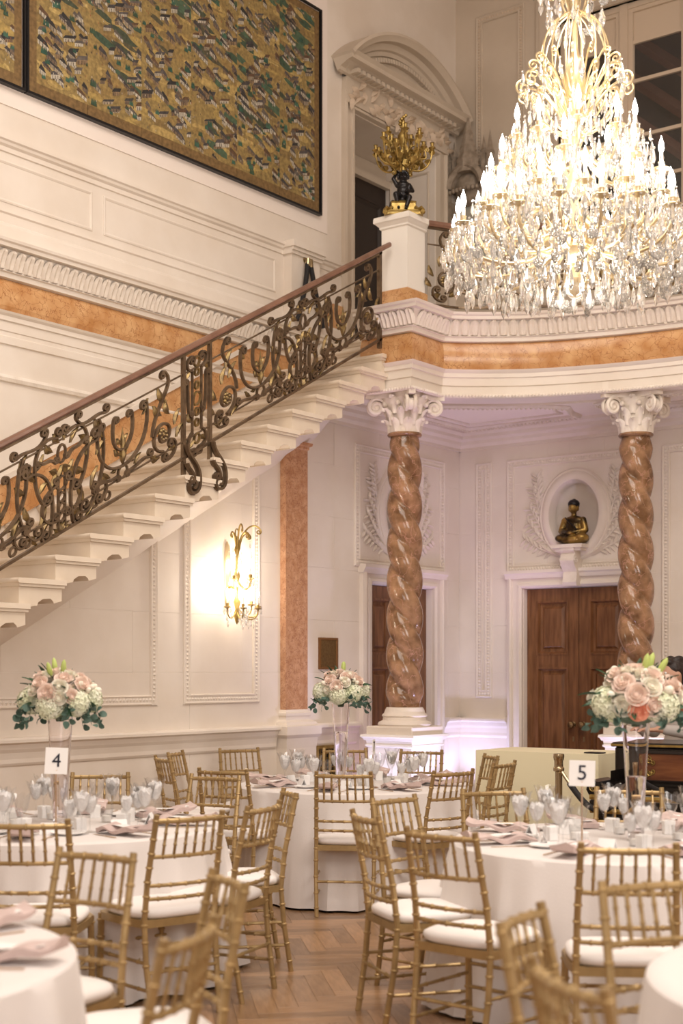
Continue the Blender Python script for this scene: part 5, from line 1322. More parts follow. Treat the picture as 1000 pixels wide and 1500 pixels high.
def set_table(cx, cy, nm, ph, seed, nset=8, frm=None, vis=lambda x, y: True):
    """nm: how the table is called in labels"""
    t = thing('round_table', 'round banquet table hidden under the white cloth of '+nm, 'table', (cx, cy, 0)); table_frame(t)
    tag(ob('tablecloth', cloth_mesh(seed), WHITE, loc=(cx, cy, 0)), 'floor length white cloth of '+nm, 'tablecloth')
    gl, na, fo, kn, ca, vo, pl = [], [], [], [], [], [], []
    rnd = random.Random(seed)
    for k in range(nset):
        a = ph+2*pi*k/nset
        def at(r, da): return cx+r*cos(a+da), cy+r*sin(a+da)
        gl.append((*at(.50, -.30), .97, k)); gl.append((*at(.43, -.17), .84, k)); gl.append((*at(.42, -.40), .76, k))
        na.append((*at(.64, 0), a-pi/2+rnd.uniform(-.25, .25))); fo.append((*at(.64, .19), a+pi/2)); kn.append((*at(.64, -.17), a+pi/2))
        ca.append((*at(.46, .16), a+pi/2+rnd.uniform(-.4, .4))); pl.append((*at(.50, .36), 0))
    for k in range(4): a = ph+.5+k*pi/2; vo.append((cx+.24*cos(a), cy+.24*sin(a)))
    def order(L): return sorted([q for q in L if vis(q[0], q[1])], key=lambda q: pxof(q[0], q[1]))
    def nth(i, n): return ORD[i] if i < 20 else 'rightmost but '+str(n-i)
    gl = order(gl)
    for i, q in enumerate(gl):
        lab = ('cut glass goblet of iced water, %s from the left on %s' % (nth(i, len(gl)), nm)) if i < 20 else ('cut glass goblet, %s from the right on %s' % (ORD[len(gl)-1-i], nm))
        goblet(q[0], q[1], TH+.001, lab, 'goblets on '+nm, q[2]*1.04, q[3] % 4 != 2 or q[2] > .9)
    fb = [(*P(pxof(*q[:2]) if 0 else 0, 1), 0)] if 0 else [(cx+.36*cos(ph+.55+2*pi*k/nset), cy+.36*sin(ph+.55+2*pi*k/nset), k*.7) for k in range(nset)]
    for L, me, nme, lb, cat in ((fb, BOXM, 'favor_box', 'small white favour box, %s from the left on %s', 'box'), (na, NAPM, 'napkin', 'folded blush napkin with menu card, %s from the left on %s', 'napkin'), (fo, FORKM, 'fork', 'gold fork, %s from the left on %s', 'fork'), (kn, KNM, 'knife', 'gold knife, %s from the left on %s', 'knife'),
                            (ca, TENTM, 'place_card', 'small white folded card, %s from the left on %s', 'card'), (pl, PLM, 'side_plate', 'small white side plate, %s from the left on %s', 'plate')):
        L = order(L)
        for i, q in enumerate(L):
            o = tag(ob(nme, me, loc=(q[0], q[1], TH+.001), rot=(0, 0, q[2])), lb % (ORD[i], nm), cat, nme.replace('_', ' ')+'s on '+nm)
            if nme == 'napkin': ob('menu_card', MENUM, parent=o)
    for i, q in enumerate(order([(a, b, 0) for a, b in vo])):
        t = thing('votive_holder', 'clear votive glass with white candle, %s from the left on %s' % (ORD[i], nm), 'candle', (q[0], q[1], TH+.001), 0, 'votives on '+nm)
        ob('glass', VOTM, parent=t); ob('candle', WAXM, parent=t)
# ------------------------------------------------------------------ chairs
def bamboo(pts, r, nodes, n=8, taper=1):
    """pole with raised rings: pts polyline, nodes fractions of its length"""
    pts = [Vector(p) for p in pts]; seg = [(b-a).length for a, b in zip(pts[:-1], pts[1:])]; L = sum(seg)
    ts = sorted(set([0, 1]+[round(t+d, 5) for t in nodes for d in (-.006/L, -.003/L, .003/L, .006/L) if 0 < t+d < 1]+[sum(seg[:i])/L for i in range(1, len(seg))]))
    P_, R_ = [], []
    for t in ts:
        d = t*L; i = 0
        while i < len(seg)-1 and d > seg[i]: d -= seg[i]; i += 1
        P_.append(pts[i].lerp(pts[i+1], min(1, d/seg[i])))
        k = any(abs(t-q) < .004/L for q in nodes); R_.append(r*(1+(taper-1)*t)*(1.3 if k else 1))
    return tube(P_, R_, n)
def make_chair():
    t = thing('banquet_chair', None, 'chair', (0, 0, 0))
    bars = {}
    def post(s): return bamboo([(s*.175, -.235, 0), (s*.185, -.195, .25), (s*.185, -.18, .44), (s*.182, -.20, .62), (s*.172, -.265, .925)], .0135, (.06, .16, .27, .38, .46, .53, .60, .67, .74, .81, .88, .97))
    def xb(z, s_=1): # back plane depth at height z
        y = -.18 if z < .44 else (-.18-.02*(z-.44)/.18 if z < .62 else -.20-.065*(z-.62)/.305)
        w_ = .185 if z < .62 else .182-.010*(z-.62)/.305
        return y, w_
    for s in (-1, 1): ob('rear_leg', MB().add(post(s)), GOLD, t)
    for s in (-1, 1): ob('front_leg', MB().add(bamboo([(s*.205, .195, 0), (s*.20, .18, .44)], .0155, (.15, .45, .75, .93))), GOLD, t)
    def rail(nm, z, r, bow=.03, nodes=(.15, .3, .5, .7, .85)):
        y, w_ = xb(z)
        pts = [(-w_+2*w_*i/8, y-bow*(1-((i-4)/4)**2), z) for i in range(9)]
        ob(nm, MB().add(bamboo(pts, r, nodes)), GOLD, t)
    rail('top_rail', .895, .0125); rail('middle_rail', .735, .0095); rail('lower_rail', .605, .009); rail('lower_rail', .545, .009)
    for k in range(6):
        u = (k+1)/7; x = -1+2*u
        y0, w0 = xb(.735); y1, w1 = xb(.895); b = .03*(1-x*x)
        ob('spindle', MB().add(bamboo([(x*w0, y0-b, .735), (x*w1, y1-b, .895)], .0068, (.33, .66), 6)), GOLD, t)
    fr = [(-.19, -.19), (.19, -.19), (.212, .0), (.215, .15), (.195, .20), (.12, .218), (0, .222), (-.12, .218), (-.195, .20), (-.215, .15), (-.212, 0)]
    ob('seat_frame', MB().add(prism(fr, .415, .45)), GOLD, t, smooth=30)
    v, f = [], []; n = 36
    rows = [(.93, .450), (1.0, .458), (1.03, .472), (1.0, .488), (.9, .498), (.6, .505), (.25, .507)]
    for sc_, z in rows:
        for i in range(n):
            a = 2*pi*i/n; c_, s_ = cos(a), sin(a); r = 1/((abs(c_)**4+abs(s_)**4)**.25)
            w_ = .205*(1-.05*(s_ < 0)*abs(s_)); v.append((w_*sc_*r*c_, .005+.197*sc_*r*s_, z))
    for k in range(len(rows)-1):
        for i in range(n): j = (i+1) % n; f.append((k*n+i, k*n+j, (k+1)*n+j, (k+1)*n+i))
    f += [tuple(range(n)), tuple(range((len(rows)-1)*n, len(rows)*n))]
    ob('cushion', MB().add((v, f)), CUSH, t, smooth=60)
    for a, b, z in (((-.20, .185), (.20, .185), .20), ((-.18, -.205), (.18, -.205), .22), ((-.20, .19), (-.18, -.205), .14), ((.20, .19), (.18, -.205), .14), ((-.20, .188), (-.182, -.2), .26), ((.20, .188), (.182, -.2), .26), ((-.20, .185), (.20, .185), .30)):
        ob('stretcher', MB().add(bamboo([(*a, z), (*b, z)], .0082, (.2, .5, .8), 6)), GOLD, t)
    return t
T5 = (918, 6.7); TM = (519, 10.1); T4 = (90, 7.4); TL = (-338, 3.9); TRt = (1434, 3.62)
def XZ(p): return ((p[0]-500)/2083*p[1], p[1])
proto = None
def chair(px, Z, target, lab, grp, turn=0):
    global proto
    X = (px-500)/2083*Z
    if target in (T5, TM, T4, TL, TRt): tx, tz = XZ(target); d = (tx-X, tz-Z)
    else: d = target
    rz = facing(*d)+radians(turn); bx_, by_ = P(px, Z); u = (-sin(rz), cos(rz))
    loc = (bx_+.262*u[0], by_+.262*u[1], 0)
    if proto is None: proto = make_chair(); proto.location = loc; proto.rotation_euler = (0, 0, rz); proto['label'] = lab; proto['group'] = grp; return proto
    return dup(proto, loc, rz, lab, grp)
GM, G5, G4, GL, GR = 'gold chairs around the middle table', 'gold chairs around the right hand table', 'gold chairs around the left wall table', 'gold chairs around the near left table', 'gold chairs around the near right table'
chair(503, 8.97, TM, 'gold banquet chair seen squarely from behind at the front of the middle table', GM, -3)
chair(664, 9.15, TM, 'gold chair turned slightly left at the right front of the middle table', GM, 6)
chair(326, 9.28, TM, 'gold chair at the left front of the middle table, half behind another', GM, 24)
chair(350, 11.8, TM, 'gold chair facing us beyond the left side of the middle table, under the wall sconce', GM, 0)
chair(505, 11.75, TM, 'gold chair beyond the middle table right behind its tall vase', GM)
chair(617, 11.55, TM, 'gold chair beyond the middle table in front of the glowing column pedestal', GM)
chair(238, 10.6, TM, 'left one of two edge on gold chairs near the wall', GM, 44)
chair(257, 11.3, TM, 'right one of two edge on gold chairs near the wall', GM, 28)
chair(719, 10.85, TM, 'gold chair at the cream buffet, farther one of the side by side pair', GM, -25)
chair(738, 10.0, TM, 'gold chair in front of the cream buffet, nearer one of the side by side pair', GM, -27)
chair(315, 8.72, T4, 'gold chair beyond the right end of the left wall table', G4, 0)
chair(147, 8.9, T4, 'gold chair at the far side of the left wall table, facing us against the wall', G4)
chair(40, 6.05, T4, 'gold chair at the left frame edge, near side of the left wall table', G4, -4)
chair(278, 6.35, T4, 'tall gold chair at the right front of the left wall table', G4, 2)
chair(386, 6.8, T4, 'nearer of two edge on gold chairs right of the left wall table', G4, 6)
chair(424, 7.55, T4, 'farther of two edge on gold chairs right of the left wall table', G4, 6)
chair(722, 7.66, T5, 'gold chair at the far left of the right hand table, before the cream buffet', G5, -15)
chair(921, 7.75, T5, 'gold chair at the far side of the right hand table, behind its vase', G5)
chair(577, 7.2, T5, 'gold chair left of the right hand table, behind the edge on chair', G5, -15)
chair(535, 6.35, T5, 'gold chair seen nearly edge on left of the right hand table', G5, 3)
chair(645, 5.66, T5, 'gold chair at the left front of the right hand table, seen from behind', G5, 0)
chair(920, 5.22, T5, 'gold chair at the near side of the right hand table, seen squarely from behind', G5, 6)
chair(140, 5.02, TL, 'gold chair facing us beyond the near left table, its cushion at the cloth edge', GL, 0)
chair(334, 4.38, TL, 'blurred gold chair at the right of the near left table, farther of the two', GL, 0)
chair(277, 3.5, TL, 'large blurred gold chair at the right of the near left table, nearest to us', GL, 4)
chair(952, 4.33, TRt, 'blurred gold chair beyond the near right table, at the right frame edge', GR, -21)
chair(764, 3.72, TRt, 'blurred gold chair left of the near right table, farther of the two', GR, -20)
chair(830, 2.98, TRt, 'nearest blurred gold chair, low at the bottom edge beside the near right table', GR, -12)
NM, N5, N4, NL_, NR = 'the middle table', 'the right hand table', 'the left wall table', 'the near left table', 'the bottom right table'
set_table(*P(*TM), NM, .35, 1); set_table(*P(*T5), N5, .1, 2); set_table(*P(*T4), N4, .55, 3)
def inview(x, y):
    p = pxof(x, y); return -60 < p < 1060
set_table(*P(*TL), NL_, .62, 4, vis=inview); set_table(*P(*TRt), NR, .9, 5, vis=inview)
# ------------------------------------------------------------------ bouquets in tall vases
def rose_mesh(m, r=.032, open_=1.0):
    mb = MB(); rnd = random.Random(1)
    for ringk, (n, rr, tilt, h) in enumerate(((3, .35, .15, .95), (4, .6, .35, .92), (5, .85, .62, .85), (6, 1.08, .95*open_, .70))):
        for k in range(n):
            a = 2*pi*k/n+ringk*.6; v, f = [], []
            for i in range(5):
                u = i/4; rad = r*rr*(.25+.75*u**.7)*(1+.15*tilt*u*u); z = r*(h*1.5*u-.6)
                if ringk > 1: z -= r*.25*max(0, u-.7)*3*tilt
                for j in range(5):
                    b = a+(j-2)*(pi/n)*.62*(1-.25*u*u); v.append((rad*cos(b), rad*sin(b), z-r*.08*abs(j-2)*u))
            for i in range(4):
                for j in range(4): f.append((i*5+j, i*5+j+1, i*5+6+j, i*5+5+j))
            mb.add((v, f))
    mb.add(ball((0, 0, -.3*r), r*.75, 10, 6))
    return make_mesh('rose', mb, m, 60, recalc=False)
ROSEM = rose_mesh(ROSE); ROSEC = rose_mesh(CREAMF, .03); ROSEPM = rose_mesh(ROSEP, .028)
def hyd_mesh():
    mb = MB(); rnd = random.Random(4); n = 85; R = .062
    for k in range(n):
        z = 1-1.55*(k+.5)/n; r = sqrt(max(0, 1-z*z)); a = k*2.39996; D = Vector((r*cos(a), r*sin(a), z)); c = D*R*rnd.uniform(.93, 1.05)
        T1 = D.orthogonal().normalized(); T2 = D.cross(T1); ro = rnd.random()*1.5
        for q in range(4):
            an = ro+q*pi/2; d1 = T1*cos(an)+T2*sin(an); d2 = D.cross(d1)
            p = [c, c+d1*.008+d2*.006+D*.004, c+d1*.016+D*.003, c+d1*.008-d2*.006+D*.004]
            mb.add(([tuple(x) for x in p], [(0, 1, 2, 3)]))
    mb.add(ball((0, 0, 0), R*.93, 14, 9)); return make_mesh('hydrangea', mb, HYDR, 0, recalc=False)
HYDM = hyd_mesh()
def round_leaf():
    v = [(0, 0, 0)]+[(.019*cos(2*pi*i/10), .022+.022*sin(2*pi*i/10), .005*cos(4*pi*i/10)) for i in range(10)]+[(0, .022, .004)]
    return make_mesh('eucalyptus_leaf', MB().add((v, [(11, 1+i, 1+(i+1) % 10) for i in range(10)])), EUCA, 60, recalc=False)
def long_leaf(m, L=.085, W=.013, nm='leaf'):
    v, f = [], []
    for i in range(7):
        u = i/6; w_ = W*sin(pi*min(1, u*.95+.04))
        for k in (-1, 0, 1): v.append((k*w_, L*u, (.004 if k else 0)-.02*u*u))
    for i in range(6):
        for k in (0, 1): f.append((i*3+k, i*3+k+1, i*3+4+k, i*3+3+k))
    return make_mesh(nm, MB().add((v, f)), m, 60, recalc=False)
EUM = round_leaf(); LFM = long_leaf(LEAFG); LILY = make_mesh('lily_bud', MB().add(lathe([(0, 0), (.010, .015), (.014, .04), (.010, .07), (0, .085)], 8)), LIME)
SPRIG = make_mesh('small_bloom', MB().add(ball((0, 0, 0), .017, 10, 7, (1, 1, 1.25))), CREAMF)
def orient(d, roll=0):
    q = Vector(d).to_track_quat('Z', 'Y'); m = q.to_matrix() @ Matrix.Rotation(roll, 3, 'Z'); return m.to_euler()
def orient_y(d, roll=0):
    q = Vector(d).to_track_quat('Y', 'Z'); m = q.to_matrix() @ Matrix.Rotation(roll, 3, 'Y'); return m.to_euler()
def arrangement(px, Z, z0, lab, seed, sc_=1):
    x, y = P(px, Z); rnd = random.Random(seed)
    t = thing('bouquet', lab, 'flowers', (x, y, z0), YAW)
    # local frame: +x to the right of the photo, -y towards the viewer, origin at vase mouth
    C0 = Vector((0, 0, .075)); A = Vector((.185, .185, .135))*sc_
    ob('foliage_core', MB().add(ball((0, 0, .06), 1, 16, 10, (.12*sc_, .12*sc_, .085*sc_))).add(lathe([(.02, -.04), (.03, 0), (.05, .03)], 10)), LEAFG, t)
    H = [(-150, 5), (-28, 6), (90, 12), (-85, 0)]
    spots = []
    def place(me, az, el, k=1.0, s=1.0, nm=None, m=None):
        a, e = radians(az), radians(el); d = Vector((cos(a)*cos(e), sin(a)*cos(e), sin(e)))
        p = C0+Vector((d.x*A.x, d.y*A.y, d.z*A.z))*k
        ob(nm or me.name.split('.')[0], me, parent=t, loc=p, rot=orient(d, rnd.uniform(0, 6)), scale=s*sc_); spots.append(p)
    for az, el in ((-158, -4), (-48, -8), (100 if seed == 2 else -100, -16), (5, 0), (60, 0), (130, 0)): place(HYDM, az+rnd.uniform(-8, 8), el, .82, 1.12)
    for k in range(20):
        el = rnd.choice((5, 22, 40, 58, 75)) if k < 14 else rnd.choice((8, 30, 50)); az = -100+k*137.5+rnd.uniform(-15, 15)
        me = rnd.choice((ROSEM, ROSEM, ROSEC)); place(me, az, el, rnd.uniform(.93, 1.05), rnd.uniform(1.05, 1.35))
    for az, el in ((-120, 35), (-70, 48), (-95, 70), (-35, 32), (-145, 55), (-100, 15)): place(ROSEM, az, el, 1.04, 1.35)
    for az, el in ((-80, 28), (-55, 60), (-125, 60)): place(ROSEC, az, el, 1.05, 1.3)
    if seed == 2: place(ROSEPM, -98, -14, 1.0, 1.35); place(ROSEC, -118, -6, .98, 1.3); place(ROSEM, -78, -4, .96, 1.3); place(ROSEPM, -12, -8, 1.05, 1.1)
    for k in range(14): place(SPRIG, rnd.uniform(-180, 180), rnd.uniform(0, 80), 1.12, rnd.uniform(.8, 1.2))
    for k in range(3): place(LILY, rnd.uniform(-150, -30), rnd.uniform(55, 85), 1.0, 1.1)
    for k in range(34):
        a, e = rnd.uniform(-pi, pi), radians(rnd.uniform(-25, 80)); d = Vector((cos(a)*cos(e), sin(a)*cos(e), sin(e)))
        p = C0+Vector((d.x*A.x, d.y*A.y, d.z*A.z))*.85
        ob('leaf', LFM, parent=t, loc=p, rot=orient_y(d+Vector((0, 0, -.1)), rnd.uniform(-1, 1)), scale=rnd.uniform(.8, 1.2)*sc_)
    for k in range(9):              # trailing eucalyptus sprays
        az = (-175, -150, -125, -62, -35, -12, 8, 60, 130)[k]+rnd.uniform(-8, 8); a = radians(az); L = rnd.uniform(.07, .12)
        p0 = C0+Vector((cos(a)*A.x*.75, sin(a)*A.y*.75, -.05)); p1 = p0+Vector((cos(a)*.055, sin(a)*.055, .0)); p2 = p1+Vector((cos(a)*.02, sin(a)*.02, -L*.8))
        pts = [p0, p0.lerp(p1, .5)+Vector((0, 0, .012)), p1, p1.lerp(p2, .5), p2]
        sp_ = ob('eucalyptus_spray', MB().add(tube(pts, .0015, 4)), LEAFG, t)
        for q in range(9):
            u = .2+.8*q/8; i = min(3, int(u*4)); p = pts[i].lerp(pts[i+1], u*4-i)
            dd = Vector((rnd.uniform(-1, 1), rnd.uniform(-1, .2), rnd.uniform(-.8, .5))); ob('eucalyptus_leaf', EUM, parent=sp_, loc=p, rot=orient_y(dd, rnd.uniform(0, 3)), scale=rnd.uniform(.8, 1.15)*sc_)
    return t
def vase(px, Z, z1, lab, wl_, r1=.066, r0=.036):
    x, y = P(px, Z); t = thing('trumpet_vase', lab, 'vase', (x, y, TH+.001)); h = z1-TH
    rr = lambda q: r0+(r1-r0)*q**1.25
    out = [(0, 0), (r0+.006, 0), (r0+.004, .006)]+[(rr(k/12), .01+(h-.01)*k/12) for k in range(13)]
    inn = [(rr(k/12)-.003, .01+(h-.01)*k/12) for k in range(12, 0, -1)]+[(r0-.004, .035), (0, .035)]
    ob('glass', MB().add(lathe(out+inn, 36)), VGLASS, t, smooth=60)
    q1 = (wl_-TH)/h
    ob('water', MB().add(lathe([(0, .036)]+[(rr(max(.05, q1*k/8))-.0035, max(.036, h*q1*k/8)) for k in range(9)]+[(0, h*q1)], 32)), mat('vase_water', (.96, .95, .97), .0, trans=1, ior=1.2), t, smooth=60)
    st = MB(); rnd = random.Random(3)
    for k in range(5): a = k*1.25; st.add(tube([(.012*cos(a), .012*sin(a), h-.09), (.02*cos(a+.4), .02*sin(a+.4), h+.01)], .003, 5))
    return t
vase(88, 7.40, 1.335, 'tall clear trumpet vase on the left wall table', 1.10)
vase(499, 10.1, 1.325, 'tall clear trumpet vase on the middle table', 1.13)
vase(931, 6.68, 1.325, 'tall clear trumpet vase on the right hand table', 1.06)
arrangement(88, 7.40, 1.335, 'bouquet of white hydrangea and blush roses above the left wall table', 1, .97)
arrangement(499, 10.1, 1.345, 'bouquet of blush roses and eucalyptus above the middle table', 3, .92)
arrangement(931, 6.68, 1.335, 'largest bouquet, with one peach rose, above the right hand table', 2, 1.08)
# ------------------------------------------------------------------ number cards
def number_card(px, Z, zc, txt, lab, yaw, w_=.115, h_=.115, tilt=0):
    x, y = P(px, Z); t = thing('number_stand', lab, 'sign', (x, y, TH), YAW+yaw)
    ob('stand', MB().add(lathe([(0, 0), (.035, 0), (.035, .005), (.006, .010), (.004, .02), (.004, zc-h_/2-TH+.01), (.009, zc-h_/2-TH+.02), (0, zc-h_/2-TH+.025)], 14)), STEEL, t)
    c = ob('card', MB().add(box(-w_/2, w_/2, -.0012, .0012, -h_/2, h_/2)), PAPER, t, loc=(0, -.006, zc-TH), rot=(0, tilt, 0), smooth=0)
    n = ob('numeral', text_mesh(txt, .095, INK), None, c, loc=(0, -.0028, 0), rot=(pi/2, 0, 0), smooth=0)
number_card(852, 6.35, 1.10, '5', 'white card with black numeral five, left of the piano', radians(-4), tilt=.03)
number_card(82, 7.0, 1.115, '4', 'white card with numeral four in front of the left vase', radians(30), .115, .13, .06)
number_card(546, 9.75, 1.04, '7', 'white number card seen nearly edge on, on the middle table', radians(78), .10, .10)
# ------------------------------------------------------------------ cream buffet table
bt = thing('buffet_table', 'long high buffet table hidden under the cream cloth before the double door', 'table', (-5.55, 10.22, 0))
ob('tabletop', MB().add(box(-.53, .53, -.29, .29, .88, .91)), WOOD, bt, smooth=0)
for a in (-1, 1):
    for b in (-1, 1): ob('leg', MB().add(tube([(a*.48, b*.24, .88), (a*.48, b*.24, 0)], .016, 8)), BLACK, bt)
v, f = [], []; per = []
n = 140
for i in range(n):
    a = i/n*4; sd, u = int(a), a-int(a)
    cr = [(-.55, -.31), (.55, -.31), (.55, .31), (-.55, .31)]; p, q = cr[sd], cr[(sd+1) % 4]
    nx, ny = (q[1]-p[1]), -(q[0]-p[0]); L = sqrt(nx*nx+ny*ny); per.append((p[0]+(q[0]-p[0])*u, p[1]+(q[1]-p[1])*u, nx/L, ny/L, i))
for k in range(8):
    z = .918-.905*k/7; qq = k/7
    for x, y, nx, ny, i in per: w_ = .006*qq*sin(i*.55)+.005*qq*sin(i*.23+1)+.012*qq; v.append((x+nx*w_, y+ny*w_, z))
for k in range(7):
    for i in range(n): j = (i+1) % n; f.append((k*n+i, k*n+j, k*n+n+j, k*n+n+i))
f.append(tuple(range(n)))
tag(ob('buffet_cloth', MB().add((v, f)), CREAMCL, loc=(-5.55, 10.22, 0), smooth=30), 'pale cream floor length cloth over the buffet before the double door', 'tablecloth')
tag(ob('menu_folder', MB().add(cbox(-.07, .07, -.05, .05, 0, .008, .002)), BLACK, loc=(-5.10, 10.05, .92), smooth=0), 'flat dark folder lying on the right end of the cream buffet', 'folder')
# ------------------------------------------------------------------ ornate piano
pn = thing('art_case_piano', 'black and gold ornate piano with marquetry panel behind the right hand table', 'piano', (*P(896, 10.0), 0), radians(6))
W_ = 1.55
ob('case', MB().add(cbox(0.02, W_, 0, .55, .60, 1.03, .01)), EBONY, pn, smooth=0)
ob('lid', MB().add(cbox(-.0, W_+.02, -.02, .57, 1.03, 1.06, .008)), EBONY, pn, smooth=0)
ob('gold_trim', MB().add(box(0, W_+.02, -.026, -.02, 1.035, 1.05)), ORMOLU, pn, smooth=0)
ob('marquetry_panel', MB().add(box(.22, 1.0, -.012, .0, .80, .99)), MARQ, pn, smooth=0)
ob('panel_frame', MB().add(frame_rect([(-.02, 0), (-.02, .02), (0, .024), (.006, .012)], .22, 1.0, .80, .99), lambda p: (p[0], -p[1], p[2])), EBONY, pn, smooth=0)
for a, b, sx, sz in ((.26, .95, 1, -1), (.96, .95, -1, -1), (.26, .84, 1, 1), (.96, .84, -1, 1)):
    mb = MB()
    for q in range(3):
        sp_ = spiral(a+sx*.02*q, b+sz*.012*q, .03-.006*q, .004, q*2.1, 1.3, 16); mb.add(tube([(x, -.016, z) for x, z in sp_], .005, 5))
    ob('gold_ornament', mb, ORMOLU, pn)
ob('key_bed', MB().add(cbox(-.04, W_, -.34, .02, .62, .68, .008)), EBONY, pn, smooth=0)
ob('key_bed', MB().add(cbox(.0, W_, -.30, .02, .54, .60, .008)), EBONY, pn, smooth=0)
ob('fall_board', MB().add(box(.12, W_, -.12, -.02, .68, .76)), EBONY, pn, smooth=0)
tag(ob('white_keys', MB().add(box(.13, W_, -.26, -.12, .68, .70)), KEYW, pn, smooth=0), None)
for z in (.607, .70, .53): ob('gold_fringe', MB().add(run([(0, z-.018), (.012, z-.015), (.016, z), (.012, z+.015), (0, z+.018)], -.03, W_), lambda p: (p[0], -.335-p[1] if z < .65 else -.345-p[1]+.0, p[2])), ORMOLU, pn, smooth=0)
gb = MB()
for k in range(60): gb.add(ball((-.02+k*.026, -.357, .607), .011, 6, 4)); gb.add(ball((-.02+k*.026, -.357, .53), .009, 6, 4))
tag(ob('gold_beading', gb, ORMOLU, pn), kind='stuff')
chk = [(.0, .68), (-.05, .70), (-.075, .745), (-.065, .79), (-.03, .815), (.01, .80), (.03, .77), (.06, .76), (.10, .80), (.10, .88), (.10, .68)]
ob('scroll_cheek', MB().add(prism(chk, -.30, .0, 'y')), EBONY, pn, smooth=0)
mb = MB()
for c_, r in (((-.025, .755), .03), ((.06, .73), .022), ((.03, .71), .016)): mb.add(tube([(x, -.306, z) for x, z in spiral(c_[0], c_[1], r, .004, 1, 1.6, 16)], .005, 5))
ob('gold_ornament', mb, ORMOLU, pn)
for x in (.08, .75, 1.4):
    ob('leg', MB().add(lathe([(.05, 0), (.055, .02), (.03, .05), (.035, .12), (.055, .2), (.045, .3), (.06, .36), (.05, .42), (.07, .47), (.075, .54)], 10), lambda p: (p[0]+x, p[1]-.2, p[2])), EBONY, pn)
    ob('gold_ornament', MB().add(lathe([(.056, .30), (.068, .33), (.066, .36), (.056, .38)], 10), lambda p: (p[0]+x, p[1]-.2, p[2])).add(lathe([(.04, .09), (.05, .11), (.04, .13)], 10), lambda p: (p[0]+x, p[1]-.2, p[2])), ORMOLU, pn)
ob('lower_panel', MB().add(box(.1, W_, .05, .10, .05, .56)), EBONY, pn, smooth=0)
# ------------------------------------------------------------------ stanchions and rope
STN = thing('rope_post', 'brass rope post in front of the cream buffet, on the left', 'post', (*P(818, 9.6), 0))
ob('post', MB().add(lathe([(.024, .02), (.024, .88), (.036, .885), (.038, .90), (.036, .91), (.03, .915), (.03, .955), (.034, .96), (.038, .985), (.036, 1.0), (.0, 1.004)], 20)), CHROME, STN)
ob('base', MB().add(lathe([(0, 0), (.16, 0), (.165, .01), (.12, .025), (.03, .035), (0, .036)], 28)), CHROME, STN)
SP2 = dup(STN, (*P(929, 9.1), 0), 0, 'brass rope post in front of the ornate piano, right of the vase')
SP2.scale = (1, 1, .975)
a = Vector((*P(823, 9.55), .90)); b = Vector((*P(924, 9.15), .88))
rp = thing('barrier_rope', 'black velvet rope sagging between the two brass posts', 'rope', tuple(a))
mid = (a+b)/2-Vector((0, 0, .26))
pts = bez(tuple(Vector((0, 0, -.02))), tuple((mid-a)*.75+Vector((0, 0, -.06))), tuple((mid-a)*1.2+Vector((0, 0, -.07))), tuple(b-a+Vector((0, 0, -.02))), 20)
ob('rope', MB().add(tube(pts[2:-2], .020, 10)), BLACKF, rp)
ob('rope_cap', MB().add(tube(pts[:3], .012, 8)), CHROME, rp); ob('rope_cap', MB().add(tube(pts[-3:], .012, 8)), CHROME, rp)
c = Vector((*P(1010, 9.3), .80)); rp2 = thing('barrier_rope', 'black rope end leaving the right brass post towards the frame edge', 'rope', tuple(b))
pts = bez((.03, 0, 0), tuple((c-b)*.3+Vector((0, 0, -.06))), tuple((c-b)*.7+Vector((0, 0, -.08))), tuple(c-b+Vector((0, 0, -.12))), 12)
ob('rope', MB().add(tube(pts[2:], .020, 10)), BLACKF, rp2); ob('rope_cap', MB().add(tube(pts[:3], .014, 8)), CHROME, rp2)
# ------------------------------------------------------------------ person behind the piano
px_, py_ = P(999, 11.0)
pr = thing('person', 'person with short dark hair in a light grey shirt leaning behind the piano', 'person', (px_, py_, 0), YAW-pi/2*.75)
prims = [('e', (0, 0, .98), (.165, .115, .12)), ('e', (0, -.01, 1.12), (.15, .10, .14)), ('e', (0, -.03, 1.27), (.175, .11, .12)), ('e', (0, -.035, 1.35), (.16, .085, .06)),
         ('l', (0, -.04, 1.36), (0, -.07, 1.45), .058, .052), ('e', (0, -.095, 1.535), (.074, .095, .115)), ('e', (0, -.18, 1.53), (.012, .018, .018)), ('e', (0, -.165, 1.47), (.028, .02, .012)), ('e', (0, -.14, 1.445), (.04, .04, .03)),
         ('e', (-.075, -.09, 1.53), (.012, .02, .03)), ('e', (.075, -.09, 1.53), (.012, .02, .03))]
body = [p for p in prims]
for s_ in (-1, 1):
    sh, el, wr = (s_*.19, -.03, 1.35), (s_*.25, -.09, 1.09), (s_*.13, -.31, 1.12)
    body += [('l', sh, el, .058, .043), ('l', el, wr, .042, .028), ('e', (wr[0]-s_*.02, wr[1]-.05, 1.115), (.042, .055, .018))]
    for q in range(4): body.append(('l', (wr[0]-s_*.02+(q-1.5)*.02, wr[1]-.09, 1.115), (wr[0]-s_*.03+(q-1.5)*.021, wr[1]-.15-.01*(1.5-abs(q-1.5)), 1.10), .0105, .0085))
    body.append(('l', (wr[0]-s_*.05, wr[1]-.04, 1.115), (wr[0]-s_*.085, wr[1]-.085, 1.105), .0115, .0095))
    body += [('l', (s_*.09, 0, .93), (s_*.10, -.01, .50), .085, .058), ('l', (s_*.10, -.01, .50), (s_*.11, .02, .09), .055, .038), ('l', (s_*.11, .02, .05), (s_*.12, -.15, .035), .042, .032)]
ob('body', blob('body', body, .012, SKIN, 3), parent=pr)
